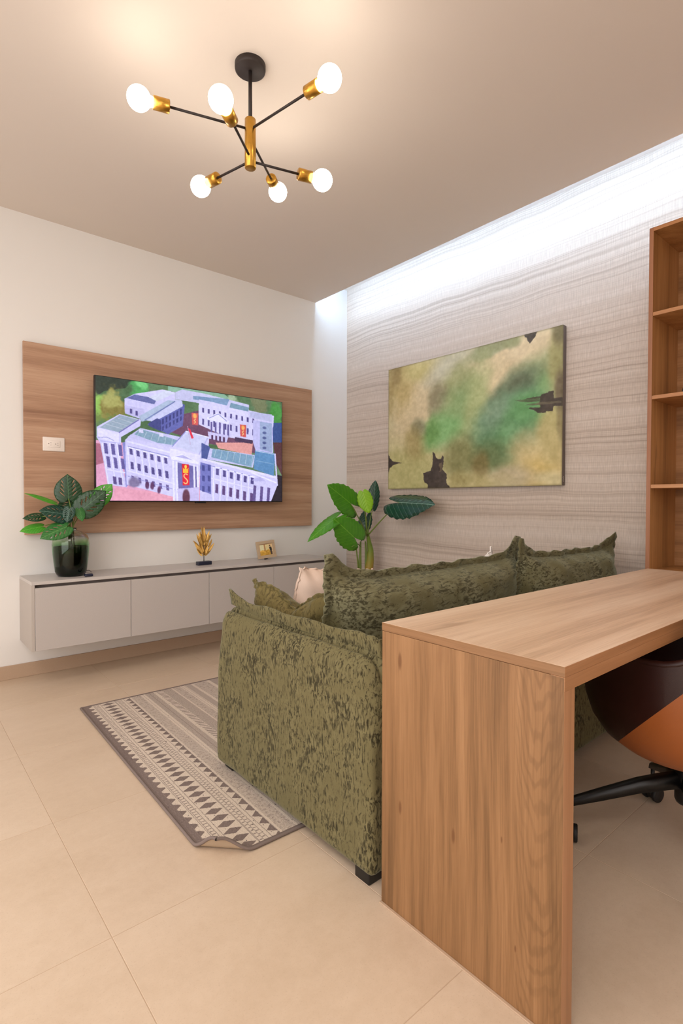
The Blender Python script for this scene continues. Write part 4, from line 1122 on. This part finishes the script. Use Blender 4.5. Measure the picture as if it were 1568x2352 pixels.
for k in range(4):
    a = math.radians(124-90*k) if k != 1 else math.radians(35)
    d = Vector((math.cos(a), math.sin(a), 0)); s = Vector((-d.y, d.x, 0)); bm = NB(); rows = []
    for t, zt, hgt, wd in ((.02, .262, .040, .026), (.12, .225, .036, .022), (.22, .176, .030, .018), (.30, .135, .022, .014), (.312, .127, .014, .010)):
        c = OC+d*t*1.1
        rows.append([bm.verts.new(c+s*wd+Vector((0, 0, zt-hgt))), bm.verts.new(c+s*wd*.8+Vector((0, 0, zt-.004))), bm.verts.new(c+s*wd*.4+Vector((0, 0, zt))), bm.verts.new(c-s*wd*.4+Vector((0, 0, zt))), bm.verts.new(c-s*wd*.8+Vector((0, 0, zt-.004))), bm.verts.new(c-s*wd+Vector((0, 0, zt-hgt)))])
    for p, q in zip(rows, rows[1:]):
        for n in range(6): bm.faces.new((p[n], p[(n+1) % 6], q[(n+1) % 6], q[n]))
    bm.faces.new(rows[0][::-1]); bm.faces.new(rows[-1]); bmesh.ops.recalc_face_normals(bm, faces=bm.faces)
    lg = obj('leg', bm, 'black_plastic', oc)
    c = OC+d*.33; off = s*(.0 if k else .0)
    bm = NB(); tube(bm, [c+Vector((0, 0, .05)), c+Vector((0, 0, .118))], .007, 8)
    sw = Vector((-.43, .9, 0)).normalized() if k == 0 else ((d*.8+s*.6).normalized() if k == 1 else (s*.5+d*.85).normalized())
    ctr = c+Vector((0, 0, .027))
    lathe(bm, ctr-sw*.012, [(0, 0), (.019, 0), (.021, .004), (.021, .020), (.019, .024), (0, .024)], sw, 18)
    cs = obj('caster', bm, 'black_plastic', lg)
    bm = NB()
    for q in (-1, 1): lathe(bm, ctr+sw*(q*.013 if q > 0 else -.027), [(0, 0), (.023, 0), (.0265, .002), (.0265, .012), (.023, .014), (0, .014)], sw, 22)
    obj('caster_wheels', bm, 'tyre', lg)

# ================================================================== ALOCASIA PLANT
def apx(x, y, Y): return at(680+x/3.92, 1080+y/3.92, 1, Y)
AP = apx(655, 890, 3.22); AB = Vector((AP.x, 3.22, 0))
al = thing('potted_alocasia', 'tall green elephant-ear plant in the corner beneath the painting', 'plant', AB)
obj('pot', lathe(NB(), AB, [(0, 0), (.09, 0), (.10, .01), (.125, .25), (.135, .27), (.135, .29), (.12, .29), (.115, .265), (0, .262)], seg=32), 'pot', al)
obj('soil', lathe(NB(), AB+Vector((0, 0, .262)), [(.116, 0), (.11, .012), (.05, .02), (0, .02)], seg=24, cap=False), 'soil', al)
tk = [apx(655, 890, 3.22), apx(665, 800, 3.22), apx(668, 720, 3.22), apx(650, 620, 3.215), apx(640, 560, 3.21)]
bm = NB(); tube(bm, [AB+Vector((0, 0, .27)), AB+Vector((0, 0, .36))]+tk, [.034, .036, .036, .032, .026, .016, .011], 14); obj('trunk', bm, 'trunk', al)
bm = NB(); tube(bm, [AB+Vector((-.03, .02, .27)), apx(632, 880, 3.24), apx(628, 740, 3.24), apx(622, 640, 3.24)], [.016, .015, .010, .006], 10); obj('shoot', bm, 'stem', al)
bm = NB(); tube(bm, [AB+Vector((-.10, .03, .265)), apx(572, 870, 3.25), apx(576, 740, 3.25), apx(580, 640, 3.25)], [.016, .015, .010, .007], 10); obj('shoot', bm, 'stem', al)
cd = (Vector((0, 0, CAM_H))-Vector((AB.x, AB.y, 1.0))).normalized(); top = tk[-1]
SPEC = [  # base px, tip px, plane y, width, normal offset, material, shape, droop, cup, ripple, fold, start of stalk
    ((490, 300), (292, 132), 3.17, 3.11, .78, (0, 0, .3), 'leaf_green', COLO, .05, -.1, .006, 0., top),
    ((600, 195), (656, 388), 3.13, 3.10, .76, (0, 0, .15), 'leaf_lime', OVA, .05, -.2, .003, 0., top),
    ((688, 345), (716, 90), 3.20, 3.20, .48, (.3, 0, .1), 'leaf_deep', OVA, .04, -.25, .008, 0., top),
    ((925, 290), (1246, 306), 2.86, 2.50, .74, (-.1, .1, .55), 'leaf_deep', COLO, .02, -.55, .010, 0., top),
    ((345, 440), (106, 610), 3.16, 3.10, .40, (-.2, 0, .7), 'leaf_green', COLO, .12, -.2, .006, 0., top),
    ((522, 605), (348, 440), 3.14, 3.10, .95, (0, 0, .2), 'leaf_green', COLO, .08, -.3, .006, 0., apx(560, 860, 3.24)),
    ((630, 420), (585, 640), 3.27, 3.25, .60, (0, 0, .1), 'leaf_deep', ALO, .06, -.2, .004, 0., top),
]
for k, (b_, t_, Yb, Yt, wd, nr, mt, shp, dr, cu, ri, fo, st) in enumerate(SPEC):
    Yt = min(Yt, 3.6); B = apx(*b_, Yb); T = apx(*t_, Yt)
    if T.x > XW-.03: T = at(680+t_[0]/3.92, 1080+t_[1]/3.92, 0, XW-.05)
    leaf('leaf', B, T, wd, cd+Vector(nr), mt, al, shp, False, dr, cu, ri, k+20, fo, .045)
    mid = (st+B)/2+Vector((0, 0, .05 if k in (4, 5) else .0)); bm = NB(); tube(bm, bez(st-Vector((0, 0, .03)), mid, B, 12), [.0065-.0003*q for q in range(13)], 8); obj('stalk', bm, 'stem', al)
bm = NB(); tube(bm, bez(apx(576, 690, 3.25), apx(560, 640, 3.22), apx(500, 692, 3.14), 8), .004, 6); obj('stalk', bm, 'stem', al)
